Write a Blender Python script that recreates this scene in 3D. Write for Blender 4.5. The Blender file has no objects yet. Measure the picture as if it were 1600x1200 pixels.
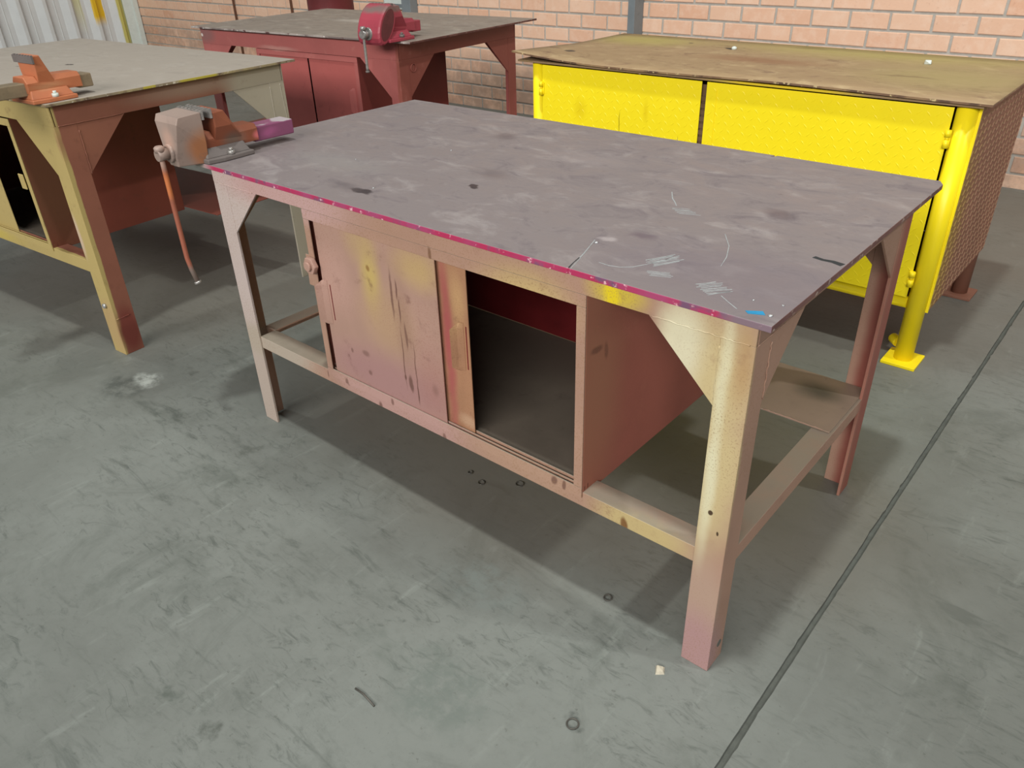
import bpy, bmesh, math, random
from mathutils import Matrix, Vector

random.seed(7)
SC = bpy.context.scene
COL = SC.collection

# ------------------------------------------------------------------ camera
cam_data = bpy.data.cameras.new('camera')
cam_data.sensor_width = 36.0
cam_data.sensor_fit = 'HORIZONTAL'
cam_data.lens = 1212.3 / 1600.0 * 36.0
cam_data.clip_start = 0.05
cam = bpy.data.objects.new('camera', cam_data)
COL.objects.link(cam)
R = Matrix(((0.7617469, -0.31458676, 0.56637164),
            (0.64730906, 0.40607923, -0.64505088),
            (-0.0270673, 0.857983, 0.51296446)))
cam.matrix_world = Matrix.Translation((2.4126, -1.1765, 1.5049)) @ R.to_4x4()
SC.camera = cam

# ------------------------------------------------------------------ light and exposure
SC.view_settings.view_transform = 'Standard'
SC.view_settings.look = 'None'
SC.view_settings.exposure = 0.0
SC.view_settings.gamma = 1.0
SC.view_settings.use_curve_mapping = False

world = bpy.data.worlds.new('world')
SC.world = world
world.use_nodes = True
world.node_tree.nodes['Background'].inputs[0].default_value = (0.93, 0.97, 1.0, 1)
world.node_tree.nodes['Background'].inputs[1].default_value = 0.13

def area_light(name, loc, target, sx, sy, power, color, shape='RECTANGLE'):
    d = bpy.data.lights.new(name, 'AREA')
    d.shape = shape; d.size = sx; d.size_y = sy
    d.energy = power; d.color = color
    o = bpy.data.objects.new(name, d); COL.objects.link(o)
    o.location = loc
    o.rotation_euler = (Vector(target) - Vector(loc)).to_track_quat('-Z', 'Y').to_euler()
    return o

# daylight through the high window band behind the camera, and the high-bay lamps of the hall
area_light('window_daylight', (3.5, -9.0, 5.2), (2.0, 3.0, 0.6), 12.0, 2.4, 1300, (1.0, 0.97, 0.93))
area_light('high_bay_lamp', (1.6, -0.75, 9.0), (1.6, -0.75, 0.0), 0.45, 0.45, 350, (0.97, 1.0, 0.96), 'DISK')
area_light('high_bay_lamp', (7.0, 2.0, 9.0), (7.0, 2.0, 0.0), 0.45, 0.45, 320, (0.97, 1.0, 0.96), 'DISK')  # unseen lamp, power raised to brighten the faces turned to the right
area_light('high_bay_lamp', (-4.0, -0.75, 9.0), (-4.0, -0.75, 0.0), 0.45, 0.45, 110, (0.97, 1.0, 0.96), 'DISK')

# ------------------------------------------------------------------ colour and material helpers
def S(r, g, b, k=1.0):
    def f(c):
        c = c / 255.0
        return (c / 12.92 if c <= 0.04045 else ((c + 0.055) / 1.055) ** 2.4) * k
    return (f(r), f(g), f(b), 1.0)

class NT:
    def __init__(self, name):
        self.mat = bpy.data.materials.new(name)
        self.mat.use_nodes = True
        self.t = self.mat.node_tree
        self.t.nodes.clear()
        self.out = self.n('ShaderNodeOutputMaterial')
        self.bsdf = self.n('ShaderNodeBsdfPrincipled')
        self.link(self.bsdf.outputs[0], self.out.inputs[0])
        self.tc = self.n('ShaderNodeTexCoord')
        self.obj = self.tc.outputs['Object']
    def n(self, typ, **kw):
        nd = self.t.nodes.new(typ)
        for k, v in kw.items():
            setattr(nd, k, v)
        return nd
    def link(self, a, b):
        self.t.links.new(a, b)
    def put(self, sock, v):
        if hasattr(v, 'node'):
            self.link(v, sock)
        else:
            sock.default_value = v
    def mapping(self, vec, scale=(1, 1, 1), rot=(0, 0, 0), loc=(0, 0, 0)):
        m = self.n('ShaderNodeMapping')
        self.link(vec, m.inputs['Vector'])
        m.inputs['Scale'].default_value = scale
        m.inputs['Rotation'].default_value = rot
        m.inputs['Location'].default_value = loc
        return m.outputs[0]
    def noise(self, vec, scale, detail=4.0, rough=0.55, dist=0.0):
        m = self.n('ShaderNodeTexNoise')
        self.link(vec, m.inputs['Vector'])
        m.inputs['Scale'].default_value = scale
        m.inputs['Detail'].default_value = detail
        m.inputs['Roughness'].default_value = rough
        m.inputs['Distortion'].default_value = dist
        return m
    def ramp(self, v, a, b, lo=0.0, hi=1.0, smooth=True):
        m = self.n('ShaderNodeMapRange')
        if smooth:
            m.interpolation_type = 'SMOOTHSTEP'
        self.put(m.inputs['Value'], v)
        m.inputs['From Min'].default_value = a
        m.inputs['From Max'].default_value = b
        m.inputs['To Min'].default_value = lo
        m.inputs['To Max'].default_value = hi
        return m.outputs[0]
    def math(self, op, a, b=0.0, clamp=False):
        m = self.n('ShaderNodeMath', operation=op, use_clamp=clamp)
        self.put(m.inputs[0], a)
        self.put(m.inputs[1], b)
        return m.outputs[0]
    def vmath(self, op, a, b):
        m = self.n('ShaderNodeVectorMath', operation=op)
        self.put(m.inputs[0], a)
        self.put(m.inputs[1], b)
        return m.outputs[1] if op in ('LENGTH', 'DOT_PRODUCT') else m.outputs[0]
    def mix(self, fac, a, b, blend='MIX'):
        m = self.n('ShaderNodeMix', data_type='RGBA', blend_type=blend)
        self.put(m.inputs[0], fac)
        self.put(m.inputs[6], a)
        self.put(m.inputs[7], b)
        return m.outputs[2]
    def bump(self, h, strength=0.2, dist=0.002):
        b = self.n('ShaderNodeBump')
        b.inputs['Strength'].default_value = strength
        b.inputs['Distance'].default_value = dist
        self.link(h, b.inputs['Height'])
        self.link(b.outputs[0], self.bsdf.inputs['Normal'])
    def finish(self, color, rough=0.6, metal=0.0, spec=0.4):
        self.put(self.bsdf.inputs['Base Color'], color)
        self.put(self.bsdf.inputs['Roughness'], rough)
        self.bsdf.inputs['Metallic'].default_value = metal
        self.bsdf.inputs['Specular IOR Level'].default_value = spec
        return self.mat

def spot_mask(m, P, c, r, soft=0.6, square=False):
    v = m.vmath('SUBTRACT', P, tuple(c))
    v = m.vmath('MULTIPLY', v, (1.0 / r[0], 1.0 / r[1], 1.0 / r[2]))
    if square:
        sp = m.n('ShaderNodeSeparateXYZ'); m.link(m.vmath('ABSOLUTE', v, (0, 0, 0)), sp.inputs[0])
        L = m.math('MAXIMUM', m.math('MAXIMUM', sp.outputs[0], sp.outputs[1]), sp.outputs[2])
    else:
        L = m.vmath('LENGTH', v, (0, 0, 0))
    return m.ramp(L, 1.0, max(0.0, 1.0 - soft))

def paint(name, base, spots=(), mottling=0.18, grime=None, grime_amt=0.5, speckle=None, rough=0.55,
          wob=0.03, metal=0.0, bump=0.12, spec=0.35, gain=1.0, dust=None):
    """Brushed and oversprayed paint: base colour, soft patches of other colour, grime and speckle."""
    m = NT(name)
    n0 = m.noise(m.obj, 5.0, 5.0)
    col = m.mix(m.ramp(n0.outputs[0], 0.35, 0.7), base, tuple(c * (1 - mottling) for c in base[:3]) + (1,))
    nd = m.noise(m.obj, 9.0, 4.0)
    off = m.vmath('MULTIPLY', m.vmath('SUBTRACT', nd.outputs[1], (0.5, 0.5, 0.5)), (wob, wob, wob))
    P = m.vmath('ADD', m.obj, off)
    for s in spots:
        c, r, k = s[0], s[1], s[2]
        soft = s[3] if len(s) > 3 else 0.7
        amt = s[4] if len(s) > 4 else 1.0
        f = spot_mask(m, P, c, r, soft, len(s) > 5)
        if amt != 1.0:
            f = m.math('MULTIPLY', f, amt)
        col = m.mix(f, col, k)
    if speckle:
        ns = m.noise(m.obj, 260.0, 2.0)
        nb = m.noise(m.obj, 3.0, 2.0)
        f = m.math('MULTIPLY', m.ramp(ns.outputs[0], 0.54, 0.66), m.ramp(nb.outputs[0], 0.35, 0.6))
        col = m.mix(m.math('MULTIPLY', f, speckle[1]), col, speckle[0])
    if grime:
        ng = m.noise(m.obj, 22.0, 6.0, 0.65)
        nh = m.noise(m.obj, 4.0, 2.0)
        f = m.math('MULTIPLY', m.ramp(ng.outputs[0], 0.55, 0.72), m.ramp(nh.outputs[0], 0.4, 0.65))
        col = m.mix(m.math('MULTIPLY', f, grime_amt), col, grime)
    if dust:
        # dust that has settled on upward faces
        sn = m.n('ShaderNodeSeparateXYZ'); m.link(m.n('ShaderNodeNewGeometry').outputs['True Normal'], sn.inputs[0])
        nu = m.noise(m.obj, 12.0, 5.0, 0.6)
        col = m.mix(m.math('MULTIPLY', m.ramp(sn.outputs[2], 0.7, 0.95), m.ramp(nu.outputs[0], 0.2, 0.6, 0.5, 0.9)), col, dust)
    if gain != 1.0:
        col = m.mix(1.0, col, (gain, gain, gain, 1), 'MULTIPLY')
    nf = m.noise(m.obj, 70.0, 3.0)
    m.bump(nf.outputs[0], bump, 0.002)
    return m.finish(col, rough, metal, spec)

def plain(name, c, rough=0.5, metal=0.0, var=0.2, scale=25.0, c2=None):
    m = NT(name)
    n0 = m.noise(m.obj, scale, 5.0, 0.6)
    d = c2 or tuple(x * (1 - var) for x in c[:3]) + (1,)
    col = m.mix(m.ramp(n0.outputs[0], 0.38, 0.66), c, d)
    m.bump(n0.outputs[0], 0.1, 0.002)
    return m.finish(col, rough, metal)

# ------------------------------------------------------------------ mesh helpers
def box(bm, x0, x1, y0, y1, z0, z1, mi=0):
    v = [bm.verts.new(p) for p in ((x0, y0, z0), (x1, y0, z0), (x1, y1, z0), (x0, y1, z0),
                                   (x0, y0, z1), (x1, y0, z1), (x1, y1, z1), (x0, y1, z1))]
    for q in ((3, 2, 1, 0), (4, 5, 6, 7), (0, 1, 5, 4), (1, 2, 6, 5), (2, 3, 7, 6), (3, 0, 4, 7)):
        f = bm.faces.new([v[i] for i in q]); f.material_index = mi
    return v

def prism(bm, poly, axis, a, b, mi=0):
    """Extrude a 2-D polygon along axis ('x': poly is (y,z); 'y': (x,z); 'z': (x,y)) from a to b."""
    def P(p, t):
        return {'x': (t, p[0], p[1]), 'y': (p[0], t, p[1]), 'z': (p[0], p[1], t)}[axis]
    A = [bm.verts.new(P(p, a)) for p in poly]
    B = [bm.verts.new(P(p, b)) for p in poly]
    n = len(poly)
    bm.faces.new(A).material_index = mi
    bm.faces.new(B[::-1]).material_index = mi
    for i in range(n):
        bm.faces.new((A[i], B[i], B[(i + 1) % n], A[(i + 1) % n])).material_index = mi

def tube(bm, pts, r, n=10, caps=True):
    pts = [Vector(p) for p in pts]
    rs = r if isinstance(r, (list, tuple)) else [r] * len(pts)
    rings = []
    up = None
    for i, p in enumerate(pts):
        d = (pts[min(i + 1, len(pts) - 1)] - pts[max(i - 1, 0)]).normalized()
        if up is None:
            up = Vector((0, 0, 1)) if abs(d.z) < 0.9 else Vector((1, 0, 0))
        s = d.cross(up).normalized(); up = s.cross(d).normalized()
        rings.append([bm.verts.new(p + (s * math.cos(2 * math.pi * k / n) + up * math.sin(2 * math.pi * k / n)) * rs[i]) for k in range(n)])
    for a, b in zip(rings, rings[1:]):
        for k in range(n):
            bm.faces.new((a[k], a[(k + 1) % n], b[(k + 1) % n], b[k])).smooth = True
    if caps:
        bm.faces.new(rings[0][::-1]); bm.faces.new(rings[-1])

def hull(bm, pts):
    vs = [bm.verts.new(p) for p in pts]
    r = bmesh.ops.convex_hull(bm, input=vs)
    junk = [e for e in r['geom_interior'] if isinstance(e, bmesh.types.BMVert)] + [e for e in r['geom_unused'] if isinstance(e, bmesh.types.BMVert)]
    if junk:
        bmesh.ops.delete(bm, geom=list(set(junk)), context='VERTS')

def ring(bm, c, r, rt, axis='z', n=18, m=6):
    vs = []
    for i in range(n):
        a = 2 * math.pi * i / n
        row = []
        for j in range(m):
            b = 2 * math.pi * j / m
            q = (r + rt * math.cos(b)); h = rt * math.sin(b)
            p = {'z': (q * math.cos(a), q * math.sin(a), h), 'x': (h, q * math.cos(a), q * math.sin(a)), 'y': (q * math.cos(a), h, q * math.sin(a))}[axis]
            row.append(bm.verts.new(Vector(c) + Vector(p)))
        vs.append(row)
    for i in range(n):
        for j in range(m):
            bm.faces.new((vs[i][j], vs[(i + 1) % n][j], vs[(i + 1) % n][(j + 1) % m], vs[i][(j + 1) % m])).smooth = True

def build(name, fn, mats, parent=None, bevel=0.0, seg=2):
    """fn(bm) fills the mesh; the object is one mesh under parent (local coordinates of the parent)."""
    bm = bmesh.new()
    fn(bm)
    bmesh.ops.recalc_face_normals(bm, faces=bm.faces)
    me = bpy.data.meshes.new(name)
    bm.to_mesh(me); bm.free()
    for mt in (mats if isinstance(mats, (list, tuple)) else [mats]):
        me.materials.append(mt)
    o = bpy.data.objects.new(name, me)
    COL.objects.link(o)
    if parent is not None:
        o.parent = parent
    if bevel:
        b = o.modifiers.new('bevel', 'BEVEL')
        b.width = bevel; b.segments = seg; b.limit_method = 'ANGLE'; b.angle_limit = math.radians(40)
    return o

def tag(o, label=None, cat=None, group=None, kind=None):
    if label: o['label'] = label
    if cat: o['category'] = cat
    if group: o['group'] = group
    if kind: o['kind'] = kind
    return o

def empty(name, loc, rotz=0.0):
    o = bpy.data.objects.new(name, None)
    o.empty_display_size = 0.1
    COL.objects.link(o)
    o.location = loc; o.rotation_euler = (0, 0, rotz)
    return o

# ------------------------------------------------------------------ materials of the setting
def mat_concrete():
    m = NT('concrete_floor')
    P = m.obj
    a = m.noise(P, 0.9, 6.0, 0.6)
    col = m.mix(m.ramp(a.outputs[0], 0.35, 0.68), S(106, 109, 104), S(122, 126, 121))
    b = m.noise(m.mapping(P, (1, 1, 1), (0, 0, 0.6)), 3.2, 8.0, 0.7, 0.6)
    col = m.mix(m.math('MULTIPLY', m.ramp(b.outputs[0], 0.5, 0.72), 0.55), col, S(84, 89, 83))
    # trowel and tyre smears drawn out along one direction
    c = m.noise(m.mapping(P, (2.2, 11.0, 1), (0, 0, -0.75)), 1.6, 7.0, 0.68, 0.5)
    c2 = m.noise(P, 1.3, 3.0)
    f = m.math('MULTIPLY', m.ramp(c.outputs[0], 0.54, 0.7), m.ramp(c2.outputs[0], 0.42, 0.62))
    col = m.mix(m.math('MULTIPLY', f, 0.7), col, S(76, 81, 76))
    # pale dusty scuffs
    d = m.noise(m.mapping(P, (9.0, 2.0, 1), (0, 0, 0.9)), 2.0, 6.0, 0.65, 0.4)
    col = m.mix(m.math('MULTIPLY', m.ramp(d.outputs[0], 0.57, 0.75), 0.35), col, S(146, 152, 146))
    # thin curving scratches
    e = m.noise(m.mapping(P, (1.0, 3.5, 1), (0, 0, 0.9)), 2.6, 1.0, 0.5, 0.4)
    g = m.noise(P, 4.0, 3.0)
    ln = m.ramp(m.math('ABSOLUTE', m.math('SUBTRACT', e.outputs[0], 0.5)), 0.006, 0.001)
    col = m.mix(m.math('MULTIPLY', m.math('MULTIPLY', ln, m.ramp(g.outputs[0], 0.55, 0.66)), 0.35), col, S(76, 80, 76))
    # feathery scuffing at small scale
    q1 = m.noise(m.mapping(P, (3.0, 9.0, 1), (0, 0, -0.55)), 5.0, 9.0, 0.72, 0.9)
    q2 = m.noise(P, 2.1, 4.0)
    col = m.mix(m.math('MULTIPLY', m.math('MULTIPLY', m.ramp(q1.outputs[0], 0.5, 0.68), m.ramp(q2.outputs[0], 0.38, 0.6)), 0.65), col, S(78, 83, 78))
    q3 = m.noise(P, 26.0, 8.0, 0.75)
    col = m.mix(m.math('MULTIPLY', m.ramp(q3.outputs[0], 0.45, 0.7), 0.22), col, S(92, 96, 90))
    # fine specks
    h = m.noise(P, 55.0, 3.0, 0.6)
    col = m.mix(m.math('MULTIPLY', m.ramp(h.outputs[0], 0.64, 0.74), 0.6), col, S(86, 88, 82))
    # brown tint round the benches: settled dust plus their warm shade, painted in
    nd = m.noise(P, 2.5, 4.0)
    off = m.vmath('MULTIPLY', m.vmath('SUBTRACT', nd.outputs[1], (0.5, 0.5, 0.5)), (0.35, 0.35, 0))
    Q = m.vmath('ADD', P, off)
    for c0, r0, amt in (((1.1, 0.62, 0), (1.35, 0.85, 1), 0.55), ((-1.5, 0.6, 0), (1.4, 1.1, 1), 0.5), ((1.0, 2.1, 0), (1.5, 0.9, 1), 0.5),
                        ((1.9, 3.6, 0), (2.2, 1.2, 1), 0.5), ((-1.6, 2.3, 0), (1.5, 1.3, 1), 0.45)):
        col = m.mix(m.math('MULTIPLY', spot_mask(m, Q, c0, r0, 0.5), amt), col, S(112, 103, 92))
    # oil stains and worn spots
    nz = m.noise(P, 14.0, 5.0)
    off2 = m.vmath('MULTIPLY', m.vmath('SUBTRACT', nz.outputs[1], (0.5, 0.5, 0.5)), (0.12, 0.12, 0))
    Q2 = m.vmath('ADD', P, off2)
    brk = m.ramp(m.noise(P, 16.0, 8.0, 0.7).outputs[0], 0.35, 0.62)
    for c0, r0, k, amt in (((-0.43, -0.22, 0), (0.13, 0.09, 1), (78, 82, 78), 0.9), ((-0.40, -0.13, 0), (0.09, 0.06, 1), (196, 202, 196), 0.6),
                           ((0.33, -0.165, 0), (0.05, 0.035, 1), (90, 94, 88), 0.8), ((1.034, -0.82, 0), (0.05, 0.025, 1), (82, 88, 82), 0.8),
                           ((1.187, -0.82, 0), (0.035, 0.03, 1), (78, 82, 76), 0.9), ((1.79, -0.303, 0), (0.03, 0.03, 1), (80, 84, 80), 0.9),
                           ((-0.50, 0.0, 0), (0.05, 0.025, 1), (96, 98, 92), 0.8), ((-0.33, 0.017, 0), (0.05, 0.03, 1), (88, 90, 84), 0.8),
                           ((1.5, -0.42, 0), (0.18, 0.14, 1), (102, 110, 104), 0.7), ((1.36, -0.12, 0), (0.16, 0.10, 1), (122, 130, 126), 0.6),
                           ((1.3, -0.42, 0), (0.12, 0.05, 1), (104, 110, 104), 0.6), ((2.02, -0.22, 0), (0.06, 0.04, 1), (100, 104, 98), 0.6)):
        f = m.math('MULTIPLY', spot_mask(m, Q2, c0, r0, 0.6), brk)
        col = m.mix(m.math('MULTIPLY', f, amt), col, S(*k))
    hb = m.noise(P, 30.0, 6.0, 0.6)
    m.bump(hb.outputs[0], 0.12, 0.004)
    return m.finish(col, m.ramp(a.outputs[0], 0.3, 0.7, 0.5, 0.68), 0.0, 0.35)

def mat_brick(name, per_object):
    m = NT(name)
    if per_object:
        rnd = m.n('ShaderNodeObjectInfo').outputs['Random']
    else:
        rnd = m.n('ShaderNodeNewGeometry').outputs['Random Per Island']
    geo = m.n('ShaderNodeNewGeometry')
    W = geo.outputs['Position']
    col = m.mix(rnd, S(238, 196, 168), S(226, 176, 146))
    r2 = m.math('FRACT', m.math('MULTIPLY', rnd, 7.31))
    col = m.mix(m.math('MULTIPLY', r2, 0.5), col, S(240, 206, 180))
    n0 = m.noise(W, 18.0, 5.0, 0.6)
    col = m.mix(m.math('MULTIPLY', m.ramp(n0.outputs[0], 0.42, 0.7), 0.4), col, S(244, 214, 192))
    n1 = m.noise(W, 55.0, 4.0, 0.6)
    col = m.mix(m.math('MULTIPLY', m.ramp(n1.outputs[0], 0.6, 0.75), 0.25), col, S(176, 128, 104))
    # cement wash and splash dirt on the lowest courses
    sep = m.n('ShaderNodeSeparateXYZ'); m.link(W, sep.inputs[0])
    n2 = m.noise(W, 6.0, 5.0, 0.7)
    low = m.math('MULTIPLY', m.ramp(sep.outputs[2], 0.62, 0.30), m.ramp(n2.outputs[0], 0.3, 0.6))
    col = m.mix(m.math('MULTIPLY', low, 0.55), col, S(160, 134, 120))
    m.bump(n1.outputs[0], 0.2, 0.004)
    return m.finish(col, 0.8, 0.0, 0.25)

M = {}
M['concrete'] = mat_concrete()
M['joint'] = plain('joint_filler', S(96, 99, 93), 0.85)
M['brick'] = mat_brick('brick_single', True)
M['brick_far'] = mat_brick('brick_course', False)
M['mortar'] = plain('mortar', S(188, 184, 176), 0.9, 0, 0.10, 30)
M['sheet'] = paint('corrugated_paint', S(218, 221, 221), [
    ((-9, 3.87, 1.68), (0.4, 0.085, 1.25), S(232, 190, 20), 0.12, 1.0, 1),
    ((-9, 4.19, 1.5), (0.4, 0.09, 1.6), S(204, 196, 70), 0.25, 0.85, 1),
    ((-9, 3.63, 1.6), (0.4, 0.06, 1.3), S(206, 202, 120), 0.4, 0.6, 1)], 0.06, wob=0.02, rough=0.22, spec=0.9, bump=0.03)
M['steel_grey'] = paint('steel_post_paint', S(128, 136, 140), [], 0.15, grime=S(90, 92, 90), rough=0.45)
M['white_panel'] = plain('white_panel', S(214, 222, 216), 0.5, 0, 0.06)
M['conduit'] = plain('conduit_brown', S(120, 84, 66), 0.6)
M['drum'] = paint('drum_maroon', S(112, 48, 50), [], 0.25, grime=S(140, 110, 105))

# ------------------------------------------------------------------ structure
JX = 2.082          # saw-cut joint in the slab
def fl(bm):
    box(bm, -9.6, 7.0, -9.5, 4.9, -0.10, -0.012)
floor = tag(build('floor', fl, M['joint']), 'dusty grey green concrete workshop floor with a dark saw cut joint', None, None, 'structure')

def jagged(x, y0, y1, amp, n):
    pts = []
    w = 0.0
    for i in range(n + 1):
        y = y0 + (y1 - y0) * i / n
        w = w * 0.8 + random.uniform(-amp, amp) * 0.5
        chip_ = random.uniform(-3.0, 3.0) * amp if random.random() < 0.05 else 0.0
        pts.append((x + w + chip_, y))
    return pts
def slab_a(bm):
    e = jagged(JX - 0.0075, -3.0, 4.4, 0.0011, 420)
    prism(bm, [(-9.6, -9.5), (JX - 0.0075, -9.5)] + e + [(JX - 0.0075, 4.9), (-9.6, 4.9)], 'z', -0.012, 0.0)
def slab_b(bm):
    e = jagged(JX + 0.0075, -3.0, 4.4, 0.0011, 420)
    prism(bm, [(7.0, 4.9), (JX + 0.0075, 4.9)] + e[::-1] + [(JX + 0.0075, -9.5), (7.0, -9.5)], 'z', -0.012, 0.0)
build('slab', slab_a, M['concrete'], floor)
build('slab', slab_b, M['concrete'], floor)

WY = 4.41
def wl(bm):
    box(bm, -9.3, 6.5, WY + 0.005, WY + 0.24, 0.0, 3.0)
wall_back = tag(build('wall_back', wl, M['mortar']), 'back wall of pale orange facing brick with grey mortar', None, None, 'structure')

BL_, BH_, PX_, PZ_ = 0.2335, 0.0915, 0.250, 0.108
Z0 = 0.087 - PZ_
def brick_mesh(j):
    bm = bmesh.new()
    rr = random.Random(j)
    q = lambda: rr.uniform(-0.0012, 0.0012)
    hx, hz, c = BL_ / 2, BH_ / 2, 0.004
    back = [bm.verts.new((sx * hx + q(), 0.012, sz * hz + q())) for sx, sz in ((-1, -1), (1, -1), (1, 1), (-1, 1))]
    mid = [bm.verts.new((v.co.x, -0.001, v.co.z)) for v in back]
    fr = [bm.verts.new((v.co.x - c * (1 if v.co.x > 0 else -1), -0.003 + q() * 0.5, v.co.z - c * (1 if v.co.z > 0 else -1))) for v in back]
    for A, B in ((back, mid), (mid, fr)):
        for i in range(4):
            bm.faces.new((A[i], A[(i + 1) % 4], B[(i + 1) % 4], B[i]))
    bm.faces.new(fr)
    bmesh.ops.recalc_face_normals(bm, faces=bm.faces)
    me = bpy.data.meshes.new('brick'); bm.to_mesh(me); bm.free()
    me.materials.append(M['brick'])
    return me
brick_meshes = [brick_mesh(j) for j in range(5)]

def brick_seen(x, z):
    if z > 1.14: return False
    if x < -7.2: return x > -9.15 and 0.28 < z < 0.85
    if x < -3.5: return 0.6 < z < 0.95
    if x < -1.75: return z < 1.0
    if x < 1.5: return 0.5 < z
    return x < 1.9 and (z < 0.6 or z > 0.9)
rest = []
nb = 0
for r in range(0, 27):
    zc = Z0 + (r + 0.5) * PZ_
    sh = 0.0 if (r % 2) == 0 else 0.125
    k = -40
    while True:
        xc = 0.249 + sh + 0.125 + k * PX_
        k += 1
        if xc > 6.3: break
        if xc < -9.2: continue
        if brick_seen(xc, zc) and nb < 300:
            o = bpy.data.objects.new('brick', random.choice(brick_meshes))
            COL.objects.link(o)
            o.parent = wall_back
            o.location = (xc, WY, zc)
            o.rotation_euler = (0, random.uniform(-0.004, 0.004), 0)
            nb += 1
        else:
            rest.append((xc, zc))
def rest_bricks(bm):
    for xc, zc in rest:
        z0, z1 = max(0.001, zc - BH_ / 2), zc + BH_ / 2
        if z1 > z0 + 0.02:
            box(bm, xc - BL_ / 2, xc + BL_ / 2, WY - 0.003, WY + 0.012, z0, z1)
tag(build('brick_courses', rest_bricks, M['brick_far'], wall_back), None, None, None, 'stuff')

# corrugated side wall
wall_left = tag(build('wall_left', lambda bm: box(bm, -9.30, -9.12, -7.5, 4.40, 0.0, 3.2), M['steel_grey']),
                'side wall of white corrugated sheeting with yellow paint patches', None, None, 'structure')
PER = 0.305
def sheet_profile(bm, y0, n):
    pts = []
    for i in range(n):
        y = y0 + i * PER
        pts += [(y, 0.0), (y + 0.045, 0.0), (y + 0.05, 0.006), (y + 0.058, 0.006), (y + 0.063, 0.0), (y + 0.120, 0.0),
                (y + 0.205, 0.055), (y + 0.245, 0.055), (y + 0.275, 0.0)]
    pts.append((y0 + n * PER, 0.0))
    front = [(-9.06 + d, y) for y, d in pts]
    back = [(-9.072 + d, y) for y, d in pts][::-1]
    prism(bm, front + back, 'z', 0.05, 3.2)
for i in range(8):
    y0 = 4.21 - (i + 1) * 3 * PER + (PER if i < 0 else 0)
    build('corrugated_sheet', lambda bm: sheet_profile(bm, y0 + 0.002, 3), M['sheet'], wall_left)
def corner(bm):
    prism(bm, [(-9.08, 4.215), (-9.035, 4.215), (-9.01, 4.33), (-8.99, 4.33), (-8.99, 4.40), (-9.08, 4.40)], 'z', 0.0, 3.2)
tag(build('trim_1', corner, M['white_panel'], None, 0.006), 'pale corner flashing between corrugated sheeting and brick wall', None, None, 'structure')

# steel posts against the wall
def post(bm, x0, x1, y0):
    # angle section post: front flange and a return flange
    prism(bm, [(x0, y0), (x1, y0), (x1, WY - 0.006), (x1 - 0.008, WY - 0.006), (x1 - 0.008, y0 + 0.008), (x0, y0 + 0.008)], 'z', 0.0, 3.0)
    box(bm, x0 - 0.03, x1 + 0.03, y0 - 0.02, WY - 0.006, 0.0, 0.012)
t1 = build('trim_2', lambda bm: post(bm, -1.105, -1.045, 4.28), M['steel_grey'], None, 0.003)
tag(t1, 'grey steel angle post standing behind the yellow cabinet', None, None, 'structure')
t2 = build('trim_3', lambda bm: post(bm, -3.64, -3.52, 4.31), M['steel_grey'], None, 0.003)
tag(t2, 'grey steel post on the brick wall behind the maroon bench', None, None, 'structure')
eb = empty('wall_panel', (-3.80, WY - 0.006, 0.80))
tag(eb, 'white flat panel fixed to the brick wall beside the grey post', 'panel')
build('board', lambda bm: box(bm, -0.135, 0.135, -0.05, 0.0, 0.0, 0.62), M['white_panel'], eb, 0.008)
build('cover_frame', lambda bm: (box(bm, -0.12, 0.12, -0.056, -0.051, 0.02, 0.05), box(bm, -0.12, 0.12, -0.056, -0.051, 0.57, 0.60)), M['steel_grey'], eb)
for i, (px, lb) in enumerate(((-6.63, 'thin brown conduit running up the brick wall nearer the corrugated sheeting'),
                             (-5.50, 'thin brown conduit running up the brick wall nearer the maroon drum'))):
    c = empty('conduit', (px, WY - 0.02, 0.0)); tag(c, lb, 'pipe', 'conduits on the brick wall')
    build('pipe', lambda bm: tube(bm, [(0, 0, 0), (0, 0, 2.9)], 0.013, 8), M['conduit'], c)
    for z in (0.5, 1.2, 2.0):
        build('clip', lambda bm: box(bm, -0.03, 0.03, -0.016, 0.013, z, z + 0.02), M['steel_grey'], c)

# maroon drum behind the far bench
dr = empty('steel_drum', (-3.72, 3.55, 0.0))
tag(dr, 'dark maroon steel drum standing behind the maroon workbench', 'drum')
def drum_body(bm):
    prof = [(0.0, 0.19), (0.02, 0.2), (0.30, 0.2), (0.315, 0.208), (0.33, 0.2), (0.63, 0.2), (0.645, 0.208), (0.66, 0.2), (0.96, 0.2), (0.98, 0.205)]
    tube(bm, [(0, 0, z) for z, _ in prof], [r for _, r in prof], 28)
build('drum_body', drum_body, M['drum'], dr)
build('rim', lambda bm: ring(bm, (0, 0, 0.98), 0.2, 0.008, 'z', 28), M['drum'], dr)
build('bung', lambda bm: tube(bm, [(0.1, 0, 0.98), (0.1, 0, 0.995)], 0.025, 12), M['steel_grey'], dr)

# ------------------------------------------------------------------ workbenches
TH = 0.008
def angle_v(bm, xo, yo, sx, sy, w, z0, z1, t=TH):
    """Vertical angle-iron leg; (xo,yo) outer corner, flanges run towards sx, sy."""
    prism(bm, [(xo, yo), (xo + sx * w, yo), (xo + sx * w, yo + sy * t), (xo + sx * t, yo + sy * t), (xo + sx * t, yo + sy * w), (xo, yo + sy * w)], 'z', z0, z1)

def angle_x(bm, x0, x1, yo, sy, z0, z1, d, t=0.006):
    """Angle iron along x: vertical flange at yo from z0 to z1, top flange inwards."""
    prism(bm, [(yo, z0), (yo, z1), (yo + sy * d, z1), (yo + sy * d, z1 - t), (yo + sy * t, z1 - t), (yo + sy * t, z0)], 'x', x0, x1)

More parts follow.
